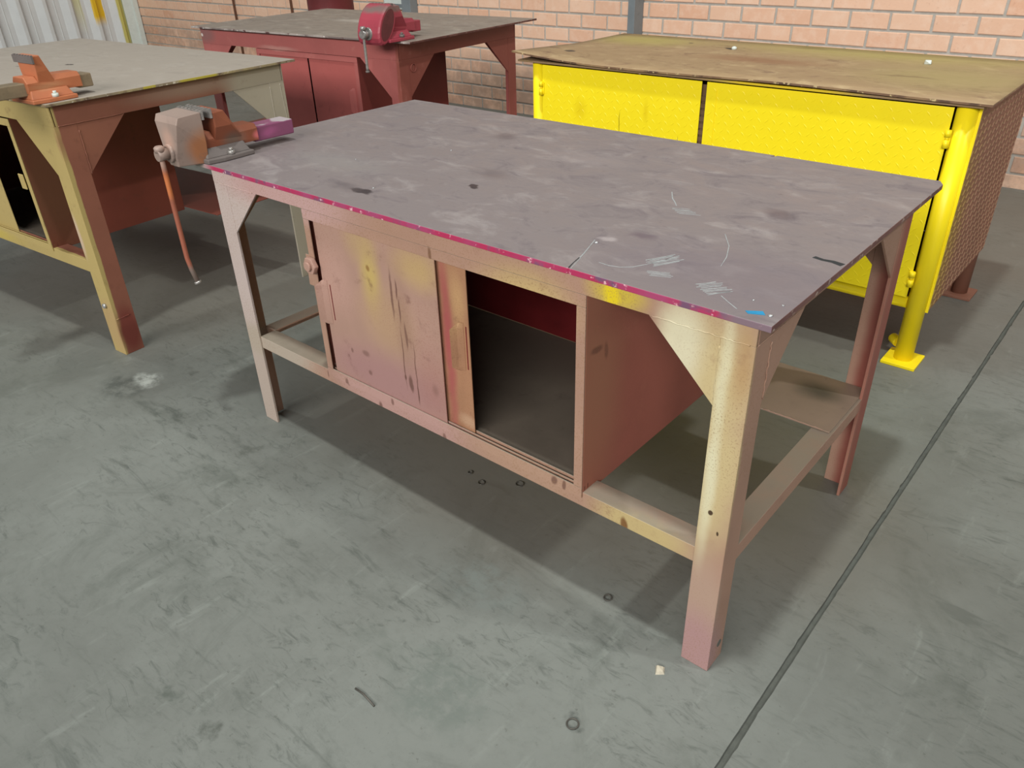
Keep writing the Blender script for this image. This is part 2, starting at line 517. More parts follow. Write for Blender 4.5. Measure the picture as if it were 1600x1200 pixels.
def angle_y(bm, y0, y1, xo, sx, z0, z1, d, t=0.006):
    prism(bm, [(xo, z0), (xo, z1), (xo + sx * d, z1), (xo + sx * d, z1 - t), (xo + sx * t, z1 - t), (xo + sx * t, z0)], 'y', y0, y1)

def workbench(root, D, mt):
    L, W, H, t = D['L'], D['W'], D['H'], D.get('t', 0.010)
    xl, xr, yf, yb, w = D['xl'], D['xr'], D['yf'], D['yb'], D['w']
    za = D['za']           # underside of the apron
    zt = H - t
    bv = D.get('bevel', 0.0012)
    P = {}
    def part(name, fn, mat, bevel=bv, parent=root):
        o = build(name, fn, mat, parent, bevel); P.setdefault(name, []).append(o); return o
    # plate
    poly = D.get('plate') or [(0, 0), (L, 0), (L, W), (0, W)]
    def plate(bm):
        prism(bm, poly, 'z', zt, H)
        for f in bm.faces:
            f.normal_update()
            c = f.calc_center_median()
            f.material_index = 1 if (abs(f.normal.z) < 0.5 and c.y < 0.02) else (2 if abs(f.normal.z) < 0.5 else 0)
    part('tabletop', plate, [mt['top'], mt['edge'], mt['edge2']], 0.0015)
    # legs
    for xo, sx in ((xl, 1), (xr, -1)):
        for yo, sy in ((yf, 1), (yb, -1)):
            part('leg', lambda bm: angle_v(bm, xo, yo, sx, sy, w, 0.0, za), mt['frame'] if not (sx < 0 and sy < 0) else mt.get('backleg', mt['frame']))
    # aprons
    part('apron', lambda bm: angle_x(bm, xl, xr, yf - 0.0005, 1, za, zt, 0.045), mt['frame'])
    part('apron', lambda bm: angle_x(bm, xl, xr, yb + 0.0005, -1, za, zt, 0.045), mt['frame'])
    for xo, sx in ((xl - 0.0005, 1), (xr + 0.0005, -1)):
        part('apron', lambda bm: angle_y(bm, yf + 0.009, yb - 0.009, xo, sx, za, zt, 0.045), mt['frame'])
    # gussets in the plane of each flange
    g, gz = D['g'], D['gz']
    for yo, sy in ((yf, 1), (yb, -1)):
        for xo, sx in ((xl, 1), (xr, -1)):
            a = xo + sx * w
            part('gusset', lambda bm: prism(bm, [(a, za), (a + sx * g, za), (a, za - gz)], 'y', yo + sy * 0.0008, yo + sy * 0.0075), mt['frame'] if sy > 0 or sx > 0 else mt.get('backleg', mt['frame']))
    for xo, sx in ((xl, 1), (xr, -1)):
        for yo, sy in ((yf, 1), (yb, -1)):
            a = yo + sy * w
            part('gusset', lambda bm: prism(bm, [(a, za), (a + sy * g, za), (a, za - gz)], 'x', xo + sx * 0.0008, xo + sx * 0.0075), mt['frame'] if sy > 0 or sx > 0 else mt.get('backleg', mt['frame']))
    # stretchers
    s0, s1 = D['str']
    part('stretcher', lambda bm: angle_x(bm, xl + w - 0.004, xr - w + 0.004, yf + 0.006, 1, s0, s1, 0.06), mt['frame'])
    part('stretcher', lambda bm: angle_x(bm, xl + w - 0.004, xr - w + 0.004, yb - 0.006, -1, s0, s1, 0.05), mt['frame'])
    if D.get('side_str', True):
        for xo, sx in ((xl + 0.009, 1), (xr - 0.0005, -1)):
            part('stretcher', lambda bm: angle_y(bm, yf + w - 0.004, yb - w + 0.004, xo, sx, s0, s1, 0.055), mt['frame'])
    # cabinet hung inside the frame
    c = D['cab']
    x0, x1, z0, z1, dep = c['x0'], c['x1'], c['z0'], c['z1'], c['dep']
    y0 = yf + 0.001
    fz = s1 + 0.004
    sh = 0.003
    yk = y0 + 0.030
    part('cabinet_side', lambda bm: box(bm, x0, x0 + sh, y0 + 0.005, dep, z0, z1), mt['panel'])
    part('cabinet_side', lambda bm: box(bm, x1 - sh, x1, y0 + 0.005, dep, z0, z1), mt['panel'])
    part('cabinet_floor', lambda bm: box(bm, x0 + sh + 0.001, x1 - sh - 0.001, yk, dep - 0.004, fz, fz + 0.004), mt['inner_floor'])
    part('cabinet_back', lambda bm: box(bm, x0 + sh + 0.001, x1 - sh - 0.001, dep - 0.003, dep, fz + 0.005, z1), mt['inner'])
    # front frame of flat bar: top rail, stiles, double track at the bottom
    rw = c.get('rail', 0.028)
    part('cabinet_rail', lambda bm: box(bm, x0, x1, y0, y0 + 0.004, z1 - rw, z1), mt['frame'])
    part('cabinet_rail', lambda bm: (box(bm, x0, x1, y0, y0 + 0.004, z0, s1 + 0.014), box(bm, x0, x1, y0 + 0.012, y0 + 0.015, s1 + 0.001, s1 + 0.014),
                                     box(bm, x0, x1, y0 + 0.024, y0 + 0.027, s1 + 0.001, s1 + 0.016)), mt['frame'], 0.0006)
    for a, b in ((x0, x0 + 0.024), (x1 - 0.024, x1)):
        part('cabinet_stile', lambda bm: (box(bm, a, b, y0 + 0.0002, y0 + 0.0042, s1 + 0.0142, z1 - rw - 0.0002)), mt['frame'])
    for (a, b, ly) in c['doors']:
        d = part('sliding_door', lambda bm: box(bm, a, b, y0 + ly, y0 + ly + 0.003, s1 + 0.003, z1 - 0.012), mt['door'], 0.0006)
        P.setdefault('door', []).append((d, a, b, y0 + ly))
    if c.get('shelf'):
        sx0, sx1 = c['shelf']
        part('rear_shelf', lambda bm: box(bm, sx0, sx1, dep + 0.0005, yb - 0.012, s1 + 0.001, s1 + 0.005), mt['shelf'])
    return P

def pull(bm, x, y, z0, z1, wdt=0.026, out=0.022, side=1):
    """Curved strip handle: a folded tab whose outer edge curls away from the door."""
    n = 10
    sec = []
    for i in range(n + 1):
        s = i / n
        z = z0 + (z1 - z0) * s
        k = min(1.0, math.sin(math.pi * min(max(s, 0.02), 0.98)) * 4.0)
        sec.append((z, k))
    A = []
    for z, k in sec:
        ww = wdt * (0.35 + 0.65 * k)
        A.append([bm.verts.new((x, y, z)), bm.verts.new((x - side * ww * 0.55, y - out * 0.4 * k - 0.002, z)), bm.verts.new((x - side * ww, y - out * k - 0.002, z)),
                  bm.verts.new((x - side * ww, y - out * k + 0.001, z)), bm.verts.new((x - side * ww * 0.55 , y - out * 0.4 * k + 0.001, z)), bm.verts.new((x, y + 0.003, z))])
    for p, q in zip(A, A[1:]):
        for i in range(6):
            bm.faces.new((p[i], p[(i + 1) % 6], q[(i + 1) % 6], q[i]))
    bm.faces.new(A[0]); bm.faces.new(A[-1][::-1])

# ---- colours of the near bench
def mat_plate(name, base, light, dark, extra=(), rough=(0.38, 0.6), scale=1.0):
    m = NT(name)
    P = m.obj
    a = m.noise(m.mapping(P, (1.0, 1.6, 1), (0, 0, 0.35)), 7.0 * scale, 9.0, 0.68, 0.5)
    col = m.mix(m.ramp(a.outputs[0], 0.5, 0.72), base, light)
    b = m.noise(m.mapping(P, (1.0, 1.5, 1), (0, 0, -0.3)), 8.5 * scale, 8.0, 0.68, 0.7)
    col = m.mix(m.math('MULTIPLY', m.ramp(b.outputs[0], 0.52, 0.7), 0.8), col, dark)
    c = m.noise(m.mapping(P, (1.0, 9.0, 1), (0, 0, 0.5)), 7.0, 6.0, 0.7)
    col = m.mix(m.math('MULTIPLY', m.ramp(c.outputs[0], 0.58, 0.75), 0.35), col, light)
    e = m.noise(P, 38.0, 5.0, 0.65)
    col = m.mix(m.math('MULTIPLY', m.ramp(e.outputs[0], 0.6, 0.76), 0.5), col, tuple(x * 0.7 for x in dark[:3]) + (1,))
    nd = m.noise(P, 11.0, 5.0)
    off = m.vmath('MULTIPLY', m.vmath('SUBTRACT', nd.outputs[1], (0.5, 0.5, 0.5)), (0.10, 0.10, 0.0))
    Q = m.vmath('ADD', P, off)
    for s in extra:
        f = spot_mask(m, Q, s[0], s[1], s[3] if len(s) > 3 else 0.7)
        if len(s) > 4: f = m.math('MULTIPLY', f, s[4])
        col = m.mix(f, col, s[2])
    m.bump(e.outputs[0], 0.12, 0.002)
    return m.finish(col, m.ramp(b.outputs[0], 0.3, 0.7, rough[0], rough[1]), 0.0, 0.5)

H1 = 0.9
dkp = S(62, 54, 56)
bench_top = mat_plate('steel_plate_mauve', S(128, 119, 119), S(148, 140, 139), S(110, 100, 103), [
    ((1.86, 0.15, H1), (0.5, 0.22, 1), S(116, 106, 112), 0.8, 0.6),
    ((0.78, 0.105, H1), (0.05, 0.016, 1), dkp, 0.4), ((1.007, 0.297, H1), (0.02, 0.016, 1), dkp, 0.4),
    ((0.70, 0.10, H1), (0.09, 0.04, 1), S(98, 90, 92), 0.9, 0.7), ((1.74, 0.55, H1), (0.06, 0.05, 1), S(96, 86, 90), 0.7, 0.8),
    ((0.95, 0.42, H1), (0.10, 0.06, 1), S(100, 90, 92), 0.9, 0.6), ((0.72, 0.76, H1), (0.08, 0.05, 1), S(98, 88, 90), 0.9, 0.7),
    ((1.55, 0.24, H1), (0.05, 0.03, 1), S(100, 88, 96), 0.8, 0.8), ((1.50, 0.18, H1), (0.03, 0.025, 1), S(170, 160, 160), 0.6, 0.7),
    ((1.1, 0.7, H1), (0.2, 0.09, 1), S(146, 138, 139), 0.9, 0.35), ((0.5, 0.25, H1), (0.3, 0.12, 1), S(140, 136, 134), 0.9, 0.5)])
def edge_mat(name, base, others, chip, spots=()):
    m = NT(name)
    a = m.noise(m.mapping(m.obj, (1, 1, 0.5)), 7.0, 3.0)
    col = m.mix(m.ramp(a.outputs[0], 0.42, 0.58), base, others[0])
    b = m.noise(m.obj, 16.0, 4.0)
    col = m.mix(m.ramp(b.outputs[0], 0.52, 0.64), col, others[1])
    c = m.noise(m.obj, 60.0, 4.0)
    for c0, r0, k in spots:
        col = m.mix(spot_mask(m, m.obj, c0, r0, 0.25), col, k)
    col = m.mix(m.ramp(c.outputs[0], 0.6, 0.68), col, chip)
    return m.finish(col, 0.5)
bench_edge = edge_mat('edge_magenta', S(170, 44, 84), (S(160, 66, 104), S(112, 78, 104)), S(216, 170, 178), [((2.05, 0, 0.9), (0.19, 1, 1), S(124, 104, 114)), ((-0.1, 0, 0.9), (0.33, 1, 1), S(160, 152, 144))])
bench_edge2 = edge_mat('edge_brown', S(104, 68, 66), (S(120, 84, 80), S(84, 60, 60)), S(170, 150, 140))

tan = S(184, 142, 116)
pink = S(190, 138, 128)
mauve = S(186, 156, 152)
pale = S(204, 188, 182)
cream = S(226, 214, 166)
yel = S(214, 186, 92)
oil = S(112, 78, 68)
brown = S(152, 108, 84)
FY = 0.0      # front plane of the bench, y
frame_spots = [
    # left leg and apron: pale mauve, greyer further down
    ((0.22, FY, 0.62), (0.42, 0.03, 0.75), pale, 0.55),
    ((0.25, FY, 0.05), (0.3, 0.03, 0.5), S(192, 176, 164), 0.8),
    ((0.55, FY, 0.87), (0.42, 0.03, 0.10), S(206, 168, 164), 0.7),
    ((0.33, FY, 0.325), (0.3, 0.10, 0.09), S(188, 174, 158), 0.6),
    # bottom rail: pinker along its middle
    ((0.95, FY, 0.325), (0.42, 0.05, 0.09), S(196, 156, 148), 0.6),
    ((1.40, FY, 0.325), (0.3, 0.05, 0.09), S(188, 152, 130), 0.7),
    ((1.74, FY, 0.315), (0.17, 0.05, 0.09), S(204, 182, 130), 0.6),
    # top rail and apron towards the right: tan, then yellow overspray
    ((1.42, FY, 0.80), (0.20, 0.03, 0.10), S(204, 176, 122), 0.8),
    ((1.655, FY, 0.875), (0.10, 0.02, 0.06), S(214, 188, 72), 0.8),
    ((1.645, FY, 0.87), (0.026, 0.02, 0.08), S(240, 214, 36), 0.7),
    # right front leg: cream and yellow above, mauve pink at the foot
    ((1.86, FY, 0.62), (0.16, 0.022, 0.42), S(212, 192, 144), 0.6),
    ((1.80, FY, 0.80), (0.075, 0.02, 0.16), S(228, 220, 188), 0.7),
    ((1.895, FY, 0.62), (0.022, 0.02, 0.5), S(232, 226, 190), 0.9),
    ((1.93, FY, 0.80), (0.03, 0.016, 0.14), S(190, 154, 108), 0.9, 0.8),
    ((1.91, FY, 0.18), (0.09, 0.03, 0.22), S(188, 158, 140), 0.7),
    ((1.91, FY, 0.05), (0.10, 0.09, 0.17), S(184, 146, 144), 0.7),
    # stain dots
    ((1.905, FY, 0.452), (0.006, 0.02, 0.008), S(84, 66, 48), 0.3), ((1.925, FY, 0.405), (0.003, 0.02, 0.007), S(84, 66, 48), 0.3),
    ((1.70, FY, 0.300), (0.014, 0.03, 0.035), S(134, 96, 56), 0.4), ((1.50, FY, 0.340), (0.012, 0.03, 0.018), oil, 0.5, 0.8), ((1.53, FY, 0.338), (0.008, 0.03, 0.02), oil, 0.5, 0.8),
    ((0.72, FY, 0.33), (0.01, 0.03, 0.02), oil, 0.5, 0.7), ((0.86, FY, 0.30), (0.012, 0.03, 0.02), oil, 0.5, 0.8), ((0.92, FY, 0.34), (0.008, 0.03, 0.015), oil, 0.5, 0.7), ((1.12, FY, 0.30), (0.01, 0.03, 0.02), oil, 0.5, 0.7),
    ((1.13, FY, 0.83), (0.008, 0.03, 0.03), S(120, 84, 60), 0.6, 0.8), ((0.62, FY, 0.325), (0.004, 0.03, 0.02), oil, 0.5, 0.8),
    # back of the bench stays dark red primer
    ((1.948, 0.9, 0.4), (0.06, 0.12, 1.2), S(160, 92, 80), 0.5),
]
M['b1_frame'] = paint('bench_tan_overspray', S(184, 146, 126), frame_spots, 0.12, grime=S(140, 96, 80), grime_amt=0.3, speckle=(S(156, 120, 86), 0.5), rough=0.5, wob=0.02, gain=0.80, dust=S(158, 148, 132))
door_spots = [
    ((0.885, FY, 0.70), (0.06, 0.05, 0.16), S(210, 184, 108), 0.9), ((0.86, FY, 0.80), (0.10, 0.05, 0.10), S(204, 174, 122), 0.9, 0.7),
    ((1.07, FY, 0.78), (0.14, 0.05, 0.09), S(204, 172, 122), 0.9), ((0.93, FY, 0.60), (0.16, 0.05, 0.16), S(196, 162, 126), 0.8, 0.7),
    ((0.72, FY, 0.66), (0.12, 0.05, 0.16), S(200, 160, 146), 0.8), ((0.90, FY, 0.40), (0.4, 0.05, 0.13), S(180, 138, 134), 0.7),  # mauve lower patch: soft shade across the door, painted in
    ((1.1, FY, 0.45), (0.12, 0.05, 0.2), S(178, 128, 122), 0.9, 0.6),
    ((1.00, FY, 0.60), (0.05, 0.05, 0.24), S(158, 122, 104), 0.9, 0.45), ((0.965, FY, 0.68), (0.007, 0.05, 0.10), oil, 0.6, 0.75), ((0.985, FY, 0.70), (0.004, 0.05, 0.04), oil, 0.5, 0.8), ((0.99, FY, 0.64), (0.004, 0.05, 0.05), oil, 0.5, 0.8),
    ((1.005, FY, 0.57), (0.006, 0.05, 0.05), oil, 0.5, 0.7), ((0.985, FY, 0.50), (0.003, 0.05, 0.12), oil, 0.5, 0.8), ((1.03, FY, 0.47), (0.003, 0.05, 0.12), oil, 0.5, 0.7),
    ((1.005, FY, 0.425), (0.011, 0.05, 0.035), oil, 0.5, 0.8), ((1.03, FY, 0.40), (0.004, 0.05, 0.04), oil, 0.5, 0.8), ((0.985, FY, 0.44), (0.006, 0.05, 0.012), oil, 0.5, 0.8),
    ((0.82, FY, 0.46), (0.02, 0.05, 0.012), oil, 0.6, 0.5), ((0.76, FY, 0.45), (0.008, 0.05, 0.01), oil, 0.6, 0.6), ((0.83, FY, 0.40), (0.012, 0.05, 0.012), oil, 0.6, 0.6),
    ((0.88, FY, 0.735), (0.010, 0.05, 0.012), S(150, 110, 60), 0.6, 0.8), ((1.10, FY, 0.44), (0.02, 0.05, 0.03), oil, 0.8, 0.35),
]
M['b1_door'] = paint('bench_door_pink', S(192, 154, 138), door_spots, 0.10, grime=S(120, 80, 72), grime_amt=0.55, speckle=(S(160, 110, 90), 0.4), rough=0.45, wob=0.02, gain=0.76)
M['b1_door2'] = paint('bench_door_tan', S(184, 136, 104), [((1.15, FY, 0.6), (0.03, 0.06, 0.5), S(176, 86, 90), 0.8), ((1.19, FY, 0.72), (0.04, 0.06, 0.12), S(204, 162, 116), 0.8), ((1.20, FY, 0.38), (0.05, 0.06, 0.03), S(200, 160, 130), 0.6)],
                    0.12, grime=S(120, 80, 66), speckle=(S(150, 106, 70), 0.4), rough=0.5, gain=0.78)
M['b1_panel'] = paint('bench_side_red', S(172, 102, 88), [((1.58, 0.05, 0.62), (0.05, 0.16, 0.5), S(170, 116, 92), 0.9), ((1.58, 0.05, 0.705), (0.05, 0.03, 0.012), S(100, 66, 54), 0.6, 0.6), ((1.58, 0.085, 0.69), (0.05, 0.010, 0.03), S(100, 66, 54), 0.6, 0.5), ((1.58, 0.3, 0.78), (0.05, 0.35, 0.1), S(150, 88, 74), 0.8)],
                    0.12, grime=S(178, 116, 96), grime_amt=0.25, speckle=(S(180, 110, 92), 0.3), rough=0.55)
M['b1_inner'] = paint('bench_inner_red', S(112, 32, 34), [], 0.3, grime=S(60, 24, 24), rough=0.5)
M['b1_floor'] = paint('bench_inner_dust', S(106, 97, 86), [((1.2, 0.5, 0.36), (0.5, 0.2, 0.1), S(96, 86, 76), 0.8)], 0.2, grime=S(70, 62, 54), rough=0.7)
M['b1_shelf'] = paint('bench_shelf', S(146, 126, 110), [((1.84, 0.78, 0.35), (0.10, 0.07, 0.1), S(84, 76, 68), 0.9)], 0.15, grime=S(96, 84, 72), rough=0.6)

b1 = empty('workbench', (0, 0, 0))
tag(b1, 'large foreground steel workbench with mauve grey top, magenta edge and pink yellow oversprayed frame', 'workbench', 'steel workbenches')
cornerpts = [(0.0, 0.0), (1.5355, 0.0), (1.5385, 0.004), (1.5415, 0.0), (1.972, 0.0), (1.972, 1.006), (1.958, 1.035),
             (1.522, 1.035), (1.506, 1.012), (1.512, 1.035), (0.0, 1.035)]
D1 = dict(L=1.972, W=1.035, H=H1, t=0.0135, xl=0.2, xr=1.948, yf=0.004, yb=0.885, w=0.068, za=0.850, g=0.152, gz=0.148, str=(0.298, 0.340), plate=cornerpts,
          cab=dict(x0=0.632, x1=1.582, z0=0.326, z1=0.849, dep=0.60, doors=[(0.669, 1.135, 0.006), (0.712, 1.225, 0.018)], shelf=(0.26, 1.940)))
P1 = workbench(b1, D1, dict(top=bench_top, edge=bench_edge, edge2=bench_edge2, frame=M['b1_frame'], panel=M['b1_panel'], inner=M['b1_inner'],
                            inner_floor=M['b1_floor'], door=M['b1_door'], shelf=M['b1_shelf']))
d1, d2 = P1['door'][0][0], P1['door'][1][0]
d2.data.materials.clear(); d2.data.materials.append(M['b1_door2'])
yd1, yd2 = P1['door'][0][3], P1['door'][1][3]
build('handle', lambda bm: pull(bm, 0.690, yd1 - 0.001, 0.515, 0.652, 0.022, 0.024), M['b1_door'], d1)
for dd_, hx_, hy_, za_, zb_ in ((d1, 0.700, yd1, 0.53, 0.64), (d2, 1.2145, yd2, 0.54, 0.66)):
    build('handle_slot', lambda bm: box(bm, hx_, hx_ + 0.003, hy_ - 0.0008, hy_ + 0.0005, za_, zb_), M['b1_inner'], dd_)
build('handle', lambda bm: pull(bm, 1.208, yd2 - 0.001, 0.535, 0.668, 0.022, 0.024), M['b1_door2'], d2)
def lockring(bm):
    tube(bm, [(0.648, 0.003, 0.690), (0.648, -0.012, 0.690)], 0.026, 6)
    tube(bm, [(0.648, -0.012, 0.690), (0.648, -0.020, 0.690)], 0.014, 12)
build('lock_nut', lockring, M['b1_door'], b1, 0.002)
build('latch_plate', lambda bm: prism(bm, [(0.612, 0.62), (0.634, 0.62), (0.634, 0.715), (0.616, 0.715)], 'y', 0.0055, 0.0075), M['b1_frame'], b1, 0.001)
# weld beads along the apron joint
def weld(bm, pts, r):
    out = []
    for i, (a, b) in enumerate(zip(pts, pts[1:])):
        n = max(2, int((Vector(b) - Vector(a)).length / 0.007))
        for k in range(n):
            out.append(Vector(a).lerp(Vector(b), k / n) + Vector((random.uniform(-0.0008, 0.0008),) * 3))
    tube(bm, out, [r * random.uniform(0.7, 1.25) for _ in out], 6)
for pts in ([(1.735, 0.0035, 0.850), (1.944, 0.0035, 0.850)], [(0.225, 0.0035, 0.850), (0.41, 0.0035, 0.850)], [(1.9485, 0.012, 0.850), (1.9485, 0.21, 0.850)],
            [(1.880, 0.0045, 0.715), (1.880, 0.0045, 0.840)], [(1.9485, 0.073, 0.71), (1.9485, 0.073, 0.84)], [(1.76, 0.601, 0.3455), (1.93, 0.601, 0.3455)]):
    build('weld_bead', lambda bm: weld(bm, pts, 0.0016), M['b1_frame'], b1)
# bolt hole at the foot
build('foot_hole', lambda bm: tube(bm, [(1.9478, 0.050, 0.055), (1.9487, 0.050, 0.055)], [0.010, 0.010], 12), M['joint'], b1)

# marks drawn and scratched on the plate
M['chalk'] = plain('chalk', S(164, 168, 168), 0.9, 0, 0.25, 90)
M['blue'] = plain('blue_tape', S(34, 142, 190), 0.5)
M['black_mark'] = plain('black_marker', S(48, 52, 54), 0.7)
tt = P1['tabletop'][0]
def stroke(bm, pts, wd, z=H1, h=0.0004):
    pts = [Vector((p[0], p[1], 0)) for p in pts]
    Lf, Rt = [], []
    for i, p in enumerate(pts):
        d = (pts[min(i + 1, len(pts) - 1)] - pts[max(0, i - 1)]).normalized()
        n = Vector((-d.y, d.x, 0)) * wd * 0.32 * random.uniform(0.6, 1.2)
        Lf.append(p + n); Rt.append(p - n)
    prism(bm, [(v.x, v.y) for v in Lf] + [(v.x, v.y) for v in Rt[::-1]], 'z', z + 0.00005, z + h)
def scribble(bm, c, u, v, n, wd):
    """Hatching in a parallelogram spanned by u and v around c."""
    c, u, v = Vector(c), Vector(u), Vector(v)
    for i in range(n):
        s = (i + 0.5) / n - 0.5
        a = random.uniform(0.32, 0.5); b = random.uniform(0.32, 0.5)
        p = c + v * s - u * a; q = c + v * (s + random.uniform(-0.06, 0.06)) + u * b
        stroke(bm, [tuple(p), tuple(p.lerp(q, 0.5) + v * random.uniform(-0.03, 0.03)), tuple(q)], wd)
def mark(fn, mat, name='chalk_mark'):
    build(name, fn, mat, tt)
mark(lambda bm: stroke(bm, [(1.450, 0.560), (1.478, 0.515), (1.500, 0.490), (1.515, 0.470)], 0.005), M['chalk'])
mark(lambda bm: scribble(bm, (1.553, 0.445), (0.05, 0.02), (0.045, -0.03), 6, 0.003), M['chalk'])
mark(lambda bm: stroke(bm, [(1.572, 0.062), (1.597, 0.060), (1.620, 0.066), (1.640, 0.082), (1.656, 0.112), (1.672, 0.152), (1.684, 0.19)], 0.0035), M['chalk'])
mark(lambda bm: scribble(bm, (1.672, 0.150), (0.035, 0.07), (0.035, -0.02), 8, 0.0035), M['chalk'])
mark(lambda bm: scribble(bm, (1.702, 0.082), (0.05, 0.02), (0.02, -0.02), 5, 0.003), M['chalk'])
mark(lambda bm: scribble(bm, (1.818, 0.085), (0.035, 0.045), (0.05, -0.03), 9, 0.0042), M['chalk'])
mark(lambda bm: stroke(bm, [(1.845, 0.062), (1.868, 0.045), (1.893, 0.028)], 0.003), M['chalk'])
mark(lambda bm: stroke(bm, [(1.491, 0.163), (1.504, 0.125), (1.517, 0.088), (1.526, 0.058)], 0.004), M['chalk'])
mark(lambda bm: stroke(bm, [(1.70, 0.36), (1.74, 0.30), (1.765, 0.24), (1.778, 0.19)], 0.0025), M['chalk'])
mark(lambda bm: prism(bm, [(1.908, 0.030), (1.917, 0.022), (1.944, 0.034), (1.934, 0.046)], 'z', H1 + 0.0001, H1 + 0.0006), M['blue'], 'blue_tape')
mark(lambda bm: stroke(bm, [(1.905, 0.345), (1.925, 0.340), (1.945, 0.342), (1.967, 0.336)], 0.022), M['black_mark'], 'marker_stroke')
mark(lambda bm: stroke(bm, [(1.539, 0.003), (1.531, 0.03), (1.524, 0.060)], 0.005), M['black_mark'], 'saw_cut')
mark(lambda bm: stroke(bm, [(1.5445, 0.003), (1.5365, 0.03), (1.528, 0.058)], 0.0022), M['chalk'], 'bright_scratch')
M['bright_steel'] = plain('bright_steel', S(190, 192, 194), 0.3, 0.6)
for (sx_, sy_, rr) in ((1.952, 0.037, 0.005), (1.503, 0.151, 0.005), (0.686, 0.54, 0.004), (1.90, 0.08, 0.003), (1.952, 0.09, 0.003), (0.79, 0.135, 0.004), (0.52, 0.30, 0.003)):
    build('spatter_bead', lambda bm: tube(bm, [(sx_, sy_, H1 - 0.0002), (sx_, sy_, H1 + rr * 0.4), (sx_, sy_, H1 + rr * 0.6)], [rr, rr * 0.8, rr * 0.2], 8), M['bright_steel'], tt)

# ---- brown and yellow bench on the left
A2 = math.radians(5.0)
u2 = Vector((math.cos(A2), math.sin(A2), 0))
o2 = Vector((-0.643, -0.099, 0)) - u2 * 1.8
b2 = empty('workbench', o2, A2)
tag(b2, 'steel workbench at left with grey dusty top, yellow painted front and brown side', 'workbench', 'steel workbenches')
Y2 = S(178, 158, 102)
M['b2_frame'] = paint('bench_brown_yellow', S(140, 90, 74), [
    ((0.9, 0.012, 0.6), (1.4, 0.030, 1.0), Y2, 0.12), ((1.75, 0.012, 0.12), (0.1, 0.03, 0.16), S(176, 150, 104), 0.6),
    ((1.705, 0.012, 0.50), (0.02, 0.02, 0.12), S(200, 176, 160), 0.7, 0.7), ((0.5, 0.012, 0.37), (0.8, 0.03, 0.05), S(194, 174, 84), 0.5),
    ((1.78, 0.62, 0.96), (0.05, 0.42, 0.05), S(150, 124, 108), 0.9), ((1.78, 0.95, 0.9), (0.10, 0.26, 0.3), S(166, 158, 142), 0.5),
    ((1.78, 0.1, 0.86), (0.03, 0.16, 0.10), S(142, 92, 74), 0.9), ((1.78, 0.06, 0.10), (0.03, 0.06, 0.14), S(118, 60, 52), 0.6)],
    0.12, grime=S(96, 60, 48), grime_amt=0.4, rough=0.5, wob=0.012)
M['b2_back'] = paint('bench_pale_leg', S(170, 162, 146), [((1.75, 1.05, 0.3), (0.3, 0.3, 0.4), S(160, 152, 136), 0.8)], 0.1, grime=S(120, 112, 92), rough=0.55)
M['b2_panel'] = paint('bench_brown_panel', S(122, 62, 50), [((1.43, 0.10, 0.65), (0.05, 0.2, 0.5), S(112, 74, 54), 0.8)], 0.15, grime=S(90, 56, 44), rough=0.55)
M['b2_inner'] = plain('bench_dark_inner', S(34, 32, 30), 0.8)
b2_top = mat_plate('steel_plate_dusty', S(160, 151, 140), S(168, 160, 150), S(150, 141, 131), [((0.95, 0.55, 1.0), (0.03, 0.012, 1), S(70, 64, 58), 0.4), ((0.78, 0.42, 1.0), (0.03, 0.01, 1), S(120, 110, 100), 0.5)], (0.6, 0.75))
b2_edge = edge_mat('edge_tan_chipped', S(120, 100, 78), (S(150, 132, 100), S(90, 70, 58)), S(200, 186, 150))
b2_edge2 = edge_mat('edge_chipped_yellow', S(140, 126, 106), (S(160, 146, 110), S(104, 84, 72)), S(206, 198, 180), [((1.8, 0.62, 1.0), (0.1, 0.10, 0.1), S(178, 164, 66)), ((1.8, 0.40, 1.0), (0.1, 0.03, 0.1), S(178, 164, 66))])
D2 = dict(L=1.8, W=1.12, H=1.0, xl=0.022, xr=1.778, yf=0.015, yb=1.055, w=0.082, za=0.918, g=0.19, gz=0.185, str=(0.347, 0.397), side_str=False,
          cab=dict(x0=0.40, x1=1.432, z0=0.385, z1=0.912, dep=0.64, doors=[(0.43, 0.93, 0.006), (0.62, 1.125, 0.018)], shelf=(0.12, 1.68)))
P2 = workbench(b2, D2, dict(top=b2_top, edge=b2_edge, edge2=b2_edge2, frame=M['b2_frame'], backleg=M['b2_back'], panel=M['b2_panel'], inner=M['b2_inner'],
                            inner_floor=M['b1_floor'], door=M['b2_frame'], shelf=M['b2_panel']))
build('latch_tab', lambda bm: box(bm, 1.372, 1.410, 0.008, 0.013, 0.640, 0.700), M['b2_frame'], b2, 0.004)
build('leg_bolt', lambda bm: tube(bm, [(1.735, 0.015, 0.215), (1.735, 0.004, 0.215)], 0.010, 6), M['bright_steel'], b2)
for pts in ([(1.7785, 0.10, 0.735), (1.7785, 0.10, 0.90)], [(1.7785, 0.03, 0.918), (1.7785, 0.28, 0.918)], [(1.7785, 0.975, 0.735), (1.7785, 0.975, 0.91)], [(1.7785, 0.02, 0.16), (1.7785, 0.085, 0.162)], [(1.7785, 1.045, 0.70), (1.7785, 1.03, 0.915)]):
    build('weld_bead', lambda bm: weld(bm, pts, 0.002), M['b2_frame'] if pts[0][1] < 0.5 else M['b2_back'], b2)

